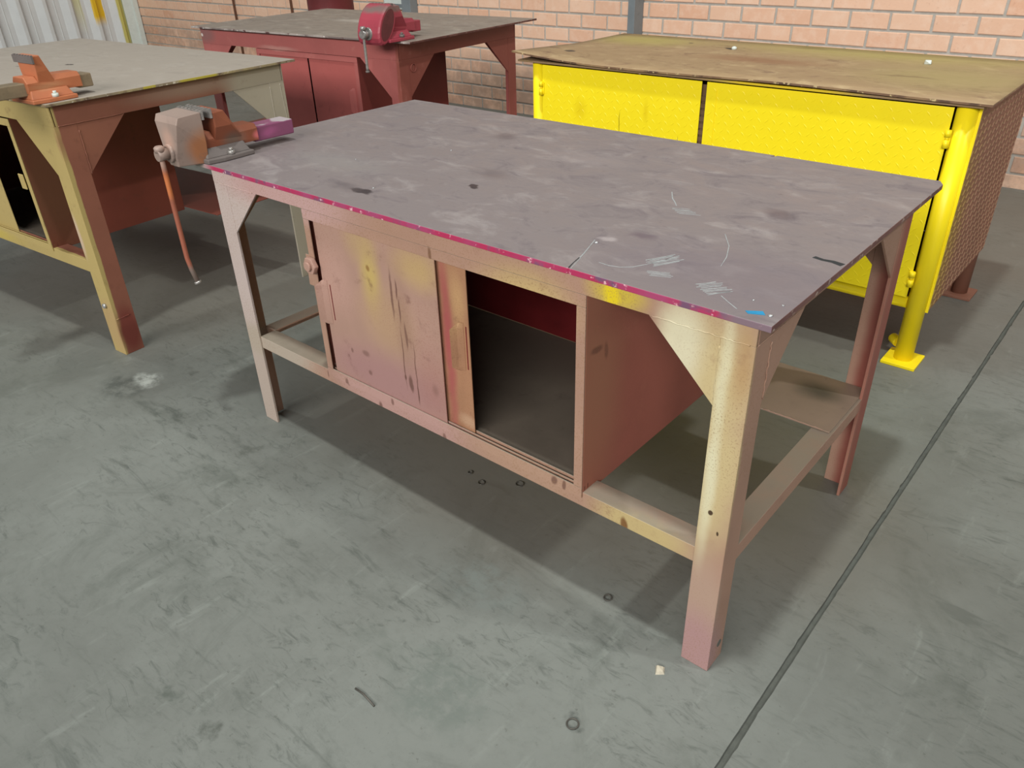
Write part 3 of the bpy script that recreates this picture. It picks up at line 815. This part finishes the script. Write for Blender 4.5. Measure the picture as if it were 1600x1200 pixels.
# ---- maroon bench behind
A3 = math.radians(4.6)
u3 = Vector((math.cos(A3), math.sin(A3), 0))
o3 = Vector((-0.681, 1.66, 0)) - u3 * 1.81
b3 = empty('workbench', o3, A3)
tag(b3, 'maroon painted steel workbench at the back near the brick wall', 'workbench', 'steel workbenches')
M['b3_frame'] = paint('bench_maroon', S(172, 98, 94), [((1.69, 0.5, 0.7), (0.03, 0.8, 0.6), S(146, 82, 72), 0.3), ((0.10, 0.03, 0.95), (0.12, 0.03, 0.07), S(130, 100, 98), 0.8, 0.7),
    ((0.75, 0.03, 0.91), (0.22, 0.03, 0.02), S(196, 150, 140), 0.8, 0.6), ((0.06, 0.03, 0.95), (0.012, 0.03, 0.012), S(220, 210, 204), 0.5)],
    0.1, grime=S(190, 130, 120), grime_amt=0.25, rough=0.45)
M['b3_door'] = paint('bench_red_door', S(172, 92, 88), [], 0.1, grime=S(120, 60, 56), rough=0.45)
M['b3_panel'] = paint('bench_dark_red', S(128, 58, 54), [], 0.15, rough=0.5)
b3_top = mat_plate('steel_plate_grey', S(138, 128, 118), S(164, 156, 146), S(118, 108, 100), [((0.9, 0.6, 1.0), (0.4, 0.1, 1), S(190, 184, 174), 0.9, 0.6)], (0.5, 0.7))
b3_edge = edge_mat('edge_bright_worn', S(120, 108, 104), (S(170, 160, 154), S(96, 70, 68)), S(226, 220, 214))
b3_edge2 = edge_mat('edge_dark_maroon', S(92, 56, 52), (S(108, 70, 64), S(80, 48, 46)), S(140, 110, 100))
D3 = dict(L=1.81, W=1.12, H=1.0, xl=0.045, xr=1.695, yf=0.03, yb=1.055, w=0.075, za=0.902, g=0.205, gz=0.19, str=(0.345, 0.39),
          cab=dict(x0=0.552, x1=1.388, z0=0.375, z1=0.900, dep=0.76, doors=[(0.576, 0.985, 0.006), (0.998, 1.365, 0.006)], shelf=(0.12, 1.60)))
P3 = workbench(b3, D3, dict(top=b3_top, edge=b3_edge, edge2=b3_edge2, frame=M['b3_frame'], panel=M['b3_panel'], inner=M['b3_panel'],
                            inner_floor=M['b1_floor'], door=M['b3_door'], shelf=M['b3_panel']))
build('handle', lambda bm: pull(bm, 1.345, P3['door'][1][3] - 0.001, 0.60, 0.74, 0.028, 0.02), M['b3_door'], P3['door'][1][0])
build('weld_ring', lambda bm: ring(bm, (1.6965, 0.135, 0.855), 0.020, 0.003, 'x'), M['b3_frame'], b3)

# ------------------------------------------------------------------ bench vises
def vise(root, mt, s=1.0, flip=False, nuts=2, handle=None, rnd=False, tail=0.30, gap=0.0, bolt_mat=None, slab=False):
    """Bench vise; local origin on the plate under the fixed jaw, axis along y, moving jaw towards -y."""
    def part(name, fn, mat, bevel=0.003, parent=root):
        return build(name, fn, mat, parent, bevel)
    W2 = 0.062 * s
    # foot with side lugs
    def foot(bm):
        prism(bm, [(-W2 * 1.25, -0.055 * s), (W2 * 1.25, -0.055 * s), (W2 * 1.35, 0.0), (W2 * 1.25, 0.105 * s), (-W2 * 1.25, 0.105 * s), (-W2 * 1.35, 0.0)], 'z', 0.0, 0.014 * s)
        hull(bm, [(sx * W2 * k, y, z) for sx in (-1, 1) for (k, y, z) in ((1.05, -0.05 * s, 0.0141 * s), (1.05, 0.10 * s, 0.0141 * s), (0.8, -0.04 * s, 0.04 * s), (0.8, 0.09 * s, 0.04 * s))])
    part('base', foot, mt['base'])
    # fixed body
    def body(bm):
        hull(bm, [(sx * W2 * k, y * s, z * s) for sx in (-1, 1) for (k, y, z) in ((0.72, -0.045, 0.03), (0.72, 0.15, 0.03), (0.80, -0.045, 0.065), (0.70, 0.15, 0.066), (0.5, 0.15, 0.08), (0.55, -0.045, 0.085))])
        if rnd:
            hull(bm, [(W2 * 1.12 * math.cos(a) * (1.0 if math.sin(a) > 0 else 0.85), y * s, (0.105 + 0.045 * math.sin(a)) * s) for y in (-0.002, 0.045) for a in [2 * math.pi * k / 14 for k in range(14)]])
        hull(bm, [(sx * W2 * k, y * s, z * s) for sx in (-1, 1) for (k, y, z) in (((0.72, -0.004, 0.05), (0.72, 0.06, 0.05), (0.9, -0.004, 0.098), (0.86, 0.04, 0.098), (0.95, -0.004, 0.150), (0.9, 0.022, 0.150)) if slab else ((0.72, -0.004, 0.05), (0.72, 0.095, 0.05), (1.08, -0.004, 0.098), (1.08, 0.05, 0.098), (1.08, -0.004, 0.142), (1.0, 0.035, 0.142)))])
    part('fixed_jaw', body, mt['body'])
    # slide bar at the back
    part('slide_bar', lambda bm: box(bm, -0.034 * s, 0.034 * s, 0.140 * s, tail * s, 0.022 * s, 0.068 * s), mt['bar'], 0.004)
    # moving jaw
    y1 = -0.018 * s - gap
    def mov(bm):
        if rnd:
            # shield shaped front casting
            def leaf(x, k):
                out = []
                for i in range(20):
                    a = 2 * math.pi * i / 20
                    e, f = 0.090 * math.cos(a) * k, 0.044 * math.sin(a) * k
                    out.append((x, (-0.052 + 0.50 * e - 0.866 * f) * s, (0.072 + 0.866 * e + 0.50 * f) * s))
                return out
            hull(bm, leaf(-W2 * 1.1, 0.93) + leaf(-W2 * 0.95, 1.0) + leaf(W2 * 0.95, 1.0) + leaf(W2 * 1.1, 0.93))
        else:
            hull(bm, [(sx * W2 * k, y1 + y * s, z * s) for sx in (-1, 1) for (k, y, z) in ((1.06, 0.0, 0.148), (1.04, 0.0, 0.06), (0.88, 0.0, 0.0), (0.40, -0.082, 0.0), (0.52, -0.086, 0.03), (1.0, -0.080, 0.125), (1.0, -0.072, 0.143))])
    part('moving_jaw', mov, mt['jaw'], 0.0025)
    part('slide', lambda bm: box(bm, -0.032 * s, 0.032 * s, y1 - 0.01 * s, -0.04 * s, 0.024 * s, 0.066 * s) if gap > 0.03 else box(bm, -0.032 * s, 0.032 * s, y1 - 0.006, y1 + 0.03 * s, 0.024 * s, 0.066 * s), mt['bar'])
    for (ya, yb_) in ((y1 + 0.0005, y1 + 0.008 * s), (-0.012 * s, -0.0045 * s)):
        def jp(bm):
            n = 14
            for k in range(n):
                a = -W2 * 1.08 + k * W2 * 2.16 / n
                box(bm, a, a + W2 * 2.0 / n, ya, yb_, 0.126 * s, (0.150 + 0.003 * (k % 2)) * s)
            box(bm, -W2 * 1.08, W2 * 1.08, ya + 0.0008, yb_ - 0.0008, 0.126 * s, 0.148 * s)
        part('jaw_plate', jp, mt['plate'], 0.0)
    if rnd:
        def recess(bm):
            pts = []
            for i in range(20):
                a = 2 * math.pi * i / 20
                e, f = 0.090 * math.cos(a) * 0.78, 0.044 * math.sin(a) * 0.74
                pts.append(((-0.052 + 0.50 * e - 0.866 * f) * s, (0.072 + 0.866 * e + 0.50 * f) * s))
            prism(bm, pts, 'x', W2 * 1.1 - 0.002, W2 * 1.1 + 0.0006)
        part('cast_recess', recess, mt['recess'], 0.0)
    # screw head and sliding bar handle
    ys = y1 - (0.083 * s if not rnd else 0.085 * s)
    part('screw', lambda bm: (tube(bm, [(0, ys + 0.006, 0.040 * s), (0, ys - 0.012 * s, 0.040 * s)], 0.026 * s, 16), tube(bm, [(0, ys - 0.012 * s, 0.040 * s), (0, ys - 0.045 * s, 0.040 * s)], [0.017 * s, 0.017 * s], 14)), mt['screw'], 0.0)
    yh = ys - 0.034 * s
    hp = handle or dict(up=0.035, down=0.20, bend=0.0, r=0.007)
    z0 = 0.040 * s
    pts = [(0, yh, z0 + hp['up'])]
    n = 10
    for i in range(1, n + 1):
        f = i / n
        bend = hp['bend'] * max(0.0, (f - 0.8) / 0.2) ** 1.5
        pts.append((hp.get('lean', 0.0) * f + bend, yh + 0.3 * bend, z0 - hp['down'] * f))
    h = part('handle', lambda bm: tube(bm, pts, hp['r'], 10), mt['handle'], 0.0)
    e0, e1 = Vector(pts[0]), Vector(pts[-1])
    dd = (Vector(pts[-1]) - Vector(pts[-2])).normalized()
    part('knob', lambda bm: tube(bm, [e0 + Vector((0, 0, -0.012 * s)), e0 + Vector((0, 0, 0.002 * s)), e0 + Vector((0, 0, 0.006 * s))], [hp['r'] * 1.9, hp['r'] * 2.0, hp['r'] * 1.4], 14), mt['screw'], 0.0, h)
    part('knob', lambda bm: tube(bm, [e1 - dd * 0.004, e1 + dd * 0.004], hp['r'] * 1.5, 12), mt['plate'], 0.0, h)
    for sx in ((-1, 1) if nuts > 1 else (1,)):
        def nut(bm):
            x = sx * W2 * 1.12
            tube(bm, [(x, 0.03 * s, 0.0145 * s), (x, 0.03 * s, 0.026 * s)], 0.012 * s, 6)
            tube(bm, [(x, 0.03 * s, 0.026 * s), (x, 0.03 * s, 0.034 * s)], 0.006 * s, 10)
        part('bolt', nut, bolt_mat or mt['plate'], 0.0)

M['v_jaw'] = paint('vise_worn_jaw', S(158, 138, 128), [((0.085, -0.05, 0.03), (0.06, 0.09, 0.10), S(162, 108, 74), 0.5), ((0.0, -0.13, 0.08), (0.05, 0.06, 0.05), S(176, 146, 132), 0.8)], 0.2, grime=S(112, 98, 92), grime_amt=0.7, rough=0.4)
M['v_orange'] = paint('vise_rust_orange', S(146, 84, 60), [((0.0, 0.06, 0.05), (0.2, 0.06, 0.04), S(118, 96, 84), 0.8), ((0.0, 0.155, 0.05), (0.2, 0.035, 0.02), S(206, 110, 112), 0.7)], 0.2, grime=S(110, 78, 62), rough=0.55)
M['v_grey'] = paint('vise_grey_dust', S(116, 108, 105), [], 0.2, grime=S(96, 86, 80), rough=0.6)
M['v_purple'] = paint('vise_purple_bar', S(142, 82, 114), [((0.034, 0.20, 0.045), (0.01, 0.05, 0.02), S(160, 88, 128), 0.8), ((0.0, 0.24, 0.072), (0.05, 0.14, 0.006), S(172, 162, 166), 0.3)], 0.15, rough=0.4)
M['v_steel'] = plain('vise_bright_steel', S(172, 169, 165), 0.3, 0.5, 0.3, 60)
M['v_handle'] = paint('vise_handle_rust', S(156, 92, 72), [((0, -0.14, -0.05), (0.1, 0.1, 0.06), S(190, 112, 66), 0.7), ((0, -0.14, -0.34), (0.2, 0.2, 0.05), S(110, 96, 88), 0.6), ((0, -0.14, 0.03), (0.2, 0.2, 0.05), S(160, 130, 116), 0.6)], 0.25, grime=S(110, 70, 60), rough=0.5)
v1 = empty('bench_vise', (0.125, 0.055, H1 + 0.0006))
tag(v1, 'worn bench vise with purple slide bar and long hanging handle on the foreground workbench', 'vise', 'bench vises')
vise(v1, dict(base=M['v_grey'], body=M['v_orange'], bar=M['v_purple'], jaw=M['v_jaw'], plate=M['v_steel'], screw=M['v_jaw'], handle=M['v_handle']),
     1.0, handle=dict(up=0.02, down=0.40, bend=0.02, r=0.0075), tail=0.29, gap=0.022)

M['v2_body'] = paint('vise_bright_orange', S(190, 116, 80), [((0, 0.02, 0.05), (0.2, 0.10, 0.02), S(190, 136, 100), 0.8)], 0.12, grime=S(150, 90, 66), rough=0.5)
M['v2_bar'] = plain('vise_tan_bar', S(140, 124, 100), 0.6)
v2 = empty('bench_vise', Vector((-0.745, -0.078, 1.0006)), A2)
tag(v2, 'bright orange bench vise on the yellow fronted workbench at left', 'vise', 'bench vises')
vise(v2, dict(base=M['v2_body'], body=M['v2_body'], bar=M['v2_bar'], jaw=M['v_grey'], plate=M['v_grey'], screw=M['v2_body'], handle=M['v_grey']),
     1.0, handle=dict(up=0.05, down=0.18, bend=0.0, r=0.008), tail=0.195, gap=0.20, bolt_mat=M['white_panel'], slab=True)

M['v3_body'] = paint('vise_crimson', S(164, 66, 80), [((0, -0.06, 0.08), (0.05, 0.02, 0.05), S(124, 66, 66), 0.6), ((0, 0, 0.15), (0.2, 0.2, 0.025), S(120, 100, 96), 0.7)], 0.12, grime=S(130, 60, 66), rough=0.4)
M['v3_dark'] = plain('vise_crimson_dark', S(104, 52, 56), 0.5)
v3 = empty('bench_vise', Vector((-0.830, 1.640, 1.0006)), A3)
tag(v3, 'crimson bench vise with rounded jaw on the maroon workbench', 'vise', 'bench vises')
vise(v3, dict(base=M['v3_body'], body=M['v3_body'], bar=M['v3_body'], jaw=M['v3_body'], plate=M['v_grey'], screw=M['v_steel'], handle=M['v_steel'], recess=M['v3_dark']),
     1.12, rnd=True, handle=dict(up=0.03, down=0.17, bend=0.0, r=0.007), tail=0.20, gap=0.0)

# ------------------------------------------------------------------ yellow cabinet
YC = empty('steel_cabinet', (0.92, 2.18, 0.0))
tag(YC, 'bright yellow steel cabinet on pipe legs with chequer plate doors and rusty flat top', 'cabinet')
M['y_paint'] = paint('bright_yellow', S(255, 230, 30), [], 0.02, rough=0.35, bump=0.05)
M['y_door'] = paint('bright_yellow_door', S(255, 232, 32), [((0.36 - 0.92 + 0.15, -0.45, 0.74), (0.003, 0.1, 0.06), S(120, 104, 20), 0.5, 0.7), ((-0.12, -0.45, 0.70), (0.002, 0.1, 0.03), S(120, 104, 20), 0.5, 0.7),
    ((-0.62, -0.45, 0.77), (0.05, 0.1, 0.07), S(226, 196, 16), 0.9, 0.5), ((-0.28, -0.45, 0.80), (0.02, 0.1, 0.07), S(226, 196, 16), 0.9, 0.5)], 0.03, rough=0.35, bump=0.05, wob=0.02)
M['y_side'] = paint('rusty_chequer', S(146, 100, 82), [((0.95, -0.45, 0.45), (0.1, 0.30, 0.6), S(160, 130, 56), 0.9, 0.9)], 0.15, grime=S(110, 78, 64), rough=0.6)
M['y_tread'] = paint('worn_tread', S(164, 128, 102), [((0.95, -0.45, 0.45), (0.1, 0.36, 0.7), S(180, 152, 72), 0.9, 0.9)], 0.1, rough=0.5)
M['y_gap'] = paint('rusty_gap', S(110, 84, 60), [], 0.3, grime=S(70, 54, 44), rough=0.8)
y_top = mat_plate('rusty_yellow_plate', S(158, 132, 98), S(180, 156, 118), S(124, 96, 74), [
    ((0.35, 0.42, 0.97), (1.1, 0.36, 1), S(168, 154, 92), 0.9, 0.9), ((-0.75, 0.30, 0.97), (0.45, 0.28, 1), S(170, 158, 88), 0.9, 0.8), ((0.75, -0.05, 0.97), (0.5, 0.4, 1), S(162, 146, 96), 0.9, 0.8),
    ((0.0, -0.02, 0.97), (0.4, 0.12, 1), S(138, 98, 68), 0.9, 0.7), ((-0.83, -0.23, 0.97), (0.035, 0.03, 1), S(84, 72, 58), 0.5), ((-0.25, 0.22, 0.97), (0.035, 0.03, 1), S(52, 44, 36), 0.5),
    ((-0.5, 0.3, 0.97), (0.014, 0.014, 1), S(70, 60, 48), 0.5), ((0.62, -0.1, 0.97), (0.16, 0.03, 1), S(122, 100, 68), 0.8, 0.6), ((0.05, 0.40, 0.97), (0.12, 0.05, 1), S(140, 126, 70), 0.8, 0.6)], (0.55, 0.75))
y_edge = edge_mat('edge_rusty', S(120, 92, 70), (S(146, 118, 86), S(92, 70, 56)), S(196, 176, 130))
def ytop(bm):
    # plate with a curled front left corner
    nx, ny = 24, 8
    def zz(x, y):
        k = max(0.0, 1.0 - (x + 0.99) / 0.45); q = max(0.0, 1.0 - (y + 0.46) / 0.5)
        return 0.022 * k * k * q + 0.003 * math.sin(x * 5.0) * q
    T = [[None] * (ny + 1) for _ in range(nx + 1)]; B = [[None] * (ny + 1) for _ in range(nx + 1)]
    for i in range(nx + 1):
        for j in range(ny + 1):
            x = -0.99 + 1.98 * i / nx; y = -0.46 + 0.93 * j / ny
            T[i][j] = bm.verts.new((x, y, 0.970 + zz(x, y))); B[i][j] = bm.verts.new((x, y, 0.963 + zz(x, y)))
    for i in range(nx):
        for j in range(ny):
            bm.faces.new((T[i][j], T[i + 1][j], T[i + 1][j + 1], T[i][j + 1])).smooth = True
            bm.faces.new((B[i][j], B[i][j + 1], B[i + 1][j + 1], B[i + 1][j]))
    for i in range(nx):
        bm.faces.new((T[i][0], B[i][0], B[i + 1][0], T[i + 1][0])).material_index = 1
        bm.faces.new((T[i][ny], T[i + 1][ny], B[i + 1][ny], B[i][ny])).material_index = 1
    for j in range(ny):
        bm.faces.new((T[0][j], T[0][j + 1], B[0][j + 1], B[0][j])).material_index = 1
        bm.faces.new((T[nx][j], B[nx][j], B[nx][j + 1], T[nx][j + 1])).material_index = 1
build('top_plate', ytop, [y_top, y_edge], YC)
M['y_under'] = paint('rusty_underplate', S(150, 124, 90), [((0.3, -0.43, 0.95), (0.35, 0.1, 0.05), S(226, 196, 40), 0.6)], 0.2, grime=S(110, 86, 62), rough=0.7)
build('under_plate', lambda bm: box(bm, -0.965, 0.965, -0.447, 0.44, 0.950, 0.958), M['y_under'], YC, 0.001)
# pipe posts with foot plates
PR = 0.034
for px, py in ((-0.87, -0.40), (0.912, -0.40), (-0.87, 0.385), (0.912, 0.385)):
    p = build('post', lambda bm: tube(bm, [(px, py, 0.012), (px, py, 0.950)], PR, 24), M['y_paint'] if py < 0 else M['y_side'], YC)
    build('foot_plate', lambda bm: box(bm, px - 0.062, px + 0.062, py - 0.068, py + 0.068, 0.0, 0.012), M['y_paint'] if py < 0 else M['y_side'], p, 0.002)
build('lug', lambda bm: (tube(bm, [(0.845, -0.33, 0.05), (0.875, -0.36, 0.05)], 0.02, 14)), M['y_paint'], YC, 0.002)
# bottom pipes
build('bottom_rail', lambda bm: tube(bm, [(-0.84, -0.40, 0.238), (0.88, -0.40, 0.238)], 0.022, 18), M['y_paint'], YC)
build('bottom_rail', lambda bm: tube(bm, [(0.912, -0.37, 0.238), (0.912, 0.36, 0.238)], 0.022, 18), M['y_side'], YC)
build('bottom_rail', lambda bm: tube(bm, [(-0.87, -0.37, 0.238), (-0.87, 0.36, 0.238)], 0.022, 18), M['y_side'], YC)
# doors with raised treads
def tread(bm, cx, cy, cz, ang, plane, L=0.024, wd=0.006, h=0.0007):
    ca, sa = math.cos(ang), math.sin(ang)
    base = [(-L / 2, 0), (0, -wd / 2), (L / 2, 0), (0, wd / 2)]
    def put(u, v, d):
        a, b = ca * u - sa * v, sa * u + ca * v
        return (cx + a, cy - d, cz + b) if plane == 'y' else (cx + d, cy + a, cz + b)
    lo = [bm.verts.new(put(u, v, 0)) for u, v in base]
    hi = [bm.verts.new(put(u * 0.8, v * 0.3, h)) for u, v in base]
    bm.faces.new(hi)
    for i in range(4):
        bm.faces.new((lo[i], lo[(i + 1) % 4], hi[(i + 1) % 4], hi[i]))
def treads(bm, a0, a1, z0, z1, fix, plane, step=0.030):
    j = 0
    z = z0 + step * 0.6
    while z < z1 - step * 0.4:
        a = a0 + step * (0.7 if j % 2 == 0 else 1.2); i = 0
        while a < a1 - step * 0.4:
            ang = math.radians(45 if (i + j) % 2 == 0 else -45)
            if plane == 'y': tread(bm, a, fix, z, ang, 'y')
            else: tread(bm, fix, a, z, ang, 'x', 0.026, 0.009, 0.002)
            a += step; i += 1
        z += step; j += 1
yd = -0.432
for dx0, dx1, hx in ((-0.833, -0.034, -0.833), (-0.012, 0.8775, 0.8775)):
    d = build('door', lambda bm: box(bm, dx0, dx1, yd, yd + 0.004, 0.268, 0.943), M['y_door'], YC, 0.001)
    tag(build('tread_pattern', lambda bm: treads(bm, dx0, dx1, 0.268, 0.943, yd, 'y'), M['y_door'], d), None, None, None, 'stuff')
    for hz in (0.845, 0.345):
        sgn = 1 if hx > 0 else -1
        build('hinge', lambda bm: (tube(bm, [(hx + 0.002 * sgn, yd - 0.008, hz - 0.030), (hx + 0.002 * sgn, yd - 0.008, hz - 0.003)], 0.010, 12),
                                   tube(bm, [(hx + 0.002 * sgn, yd - 0.008, hz - 0.003), (hx + 0.002 * sgn, yd - 0.008, hz + 0.006)], 0.006, 12),
                                   tube(bm, [(hx + 0.002 * sgn, yd - 0.008, hz + 0.006), (hx + 0.002 * sgn, yd - 0.008, hz + 0.028)], 0.010, 12),
                                   box(bm, hx - 0.012, hx + 0.012, yd - 0.004, yd - 0.0005, hz - 0.026, hz + 0.024)), M['y_paint'], d)
build('door_strip', lambda bm: box(bm, 0.030, 0.034, yd - 0.002, yd, 0.27, 0.916), M['y_paint'], YC)
build('door_jamb', lambda bm: [box(bm, -0.042, -0.006, yd + 0.012, yd + 0.016, 0.26, 0.93)] and [box(bm, -0.036, -0.012, yd + 0.006 + 0.002 * (k % 2), yd + 0.012, 0.27 + k * 0.026, 0.27 + k * 0.026 + 0.018) for k in range(24)], M['y_gap'], YC)
# chequer plate sides, back and inside floor
for xx, sx in ((0.950, 1), (-0.908, -1)):
    sp = build('side_panel', lambda bm: box(bm, xx - 0.002, xx + 0.002, -0.395, 0.42, 0.215, 0.948), M['y_side'], YC)
    if sx > 0:
        tag(build('tread_pattern', lambda bm: treads(bm, -0.395, 0.42, 0.215, 0.948, xx + 0.002, 'x', 0.028), M['y_tread'], sp), None, None, None, 'stuff')
build('panel_edge', lambda bm: box(bm, 0.946, 0.955, -0.402, -0.394, 0.215, 0.948), M['y_paint'], YC)
build('back_panel', lambda bm: box(bm, -0.83, 0.87, 0.395, 0.399, 0.25, 0.945), M['y_side'], YC)
build('cabinet_floor', lambda bm: box(bm, -0.83, 0.87, -0.39, 0.39, 0.245, 0.25), M['y_side'], YC)

# scraps on the yellow cabinet
def crumple(bm, c, r, seed):
    rr = random.Random(seed)
    hull(bm, [Vector(c) + Vector((rr.uniform(-1, 1) * r, rr.uniform(-1, 1) * r, rr.uniform(0, 0.9) * r)) for _ in range(14)] + [Vector(c) + Vector((dx * r * 0.6, dy * r * 0.6, 0)) for dx in (-1, 1) for dy in (-1, 1)])
o = build('paper_scrap', lambda bm: crumple(bm, (0, 0, 0), 0.018, 3), M['white_panel']); o.location = (1.526, 2.396, 0.970)
tag(o, 'small crumpled white scrap on the rusty top of the yellow cabinet', 'scrap')
o = build('plastic_cap', lambda bm: tube(bm, [(0, 0, 0), (0, 0, 0.010), (0, 0, 0.013)], [0.012, 0.011, 0.004], 14), M['white_panel']); o.location = (0.695, 2.392, 0.970)
tag(o, 'tiny white round cap beside a dark hole on the yellow cabinet top', 'cap')

# ------------------------------------------------------------------ litter on the floor
M['stone'] = plain('stone_chip', S(196, 188, 168), 0.85, 0, 0.2, 60)
M['dark_steel'] = plain('dark_steel', S(92, 89, 83), 0.5, 0.4)
def chip(bm):
    hull(bm, [(-0.010, -0.012, 0), (0.011, -0.010, 0), (0.013, 0.010, 0), (-0.007, 0.013, 0), (-0.008, -0.009, 0.006), (0.008, -0.007, 0.007), (0.009, 0.008, 0.005), (-0.004, 0.009, 0.008)])
o = build('stone_chip', chip, M['stone']); o.location = (1.862, -0.063, 0.0); o.rotation_euler = (0, 0, 0.6)
tag(o, 'small pale stone chip on the floor in front of the near right bench leg', 'stone chip')
washers = [((1.066, 0.198), 0.010, 'middle of the three dark washers on the shaded floor below the bench cabinet'),
           ((1.164, 0.267), 0.012, 'rightmost of the three dark washers on the shaded floor below the bench cabinet'),
           ((1.003, 0.215), 0.007, 'leftmost and smallest of the three dark washers on the shaded floor below the bench cabinet'),
           ((1.643, 0.048), 0.010, 'dark washer on the floor just inside the shadow near the front right bench leg'),
           ((1.79, -0.303), 0.013, 'largest dark ring on the open floor near the bottom of the picture')]
for (wx, wy), r, lb in washers:
    o = build('washer', lambda bm: ring(bm, (0, 0, 0.0025), r, 0.0018, 'z', 16, 6), M['dark_steel'])
    o.location = (wx, wy, 0.0)
    tag(o, lb, 'washer', 'washers on the floor')
rod = build('welding_rod', lambda bm: tube(bm, [(-0.036, 0.0, 0.0022), (-0.01, 0.003, 0.0022), (0.034, 0.0, 0.0022)], 0.0022, 8), M['dark_steel'])
rod.location = (1.386, -0.546, 0.0); rod.rotation_euler = (0, 0, -0.05)
tag(rod, 'short thin dark rod lying on the open floor', 'rod')
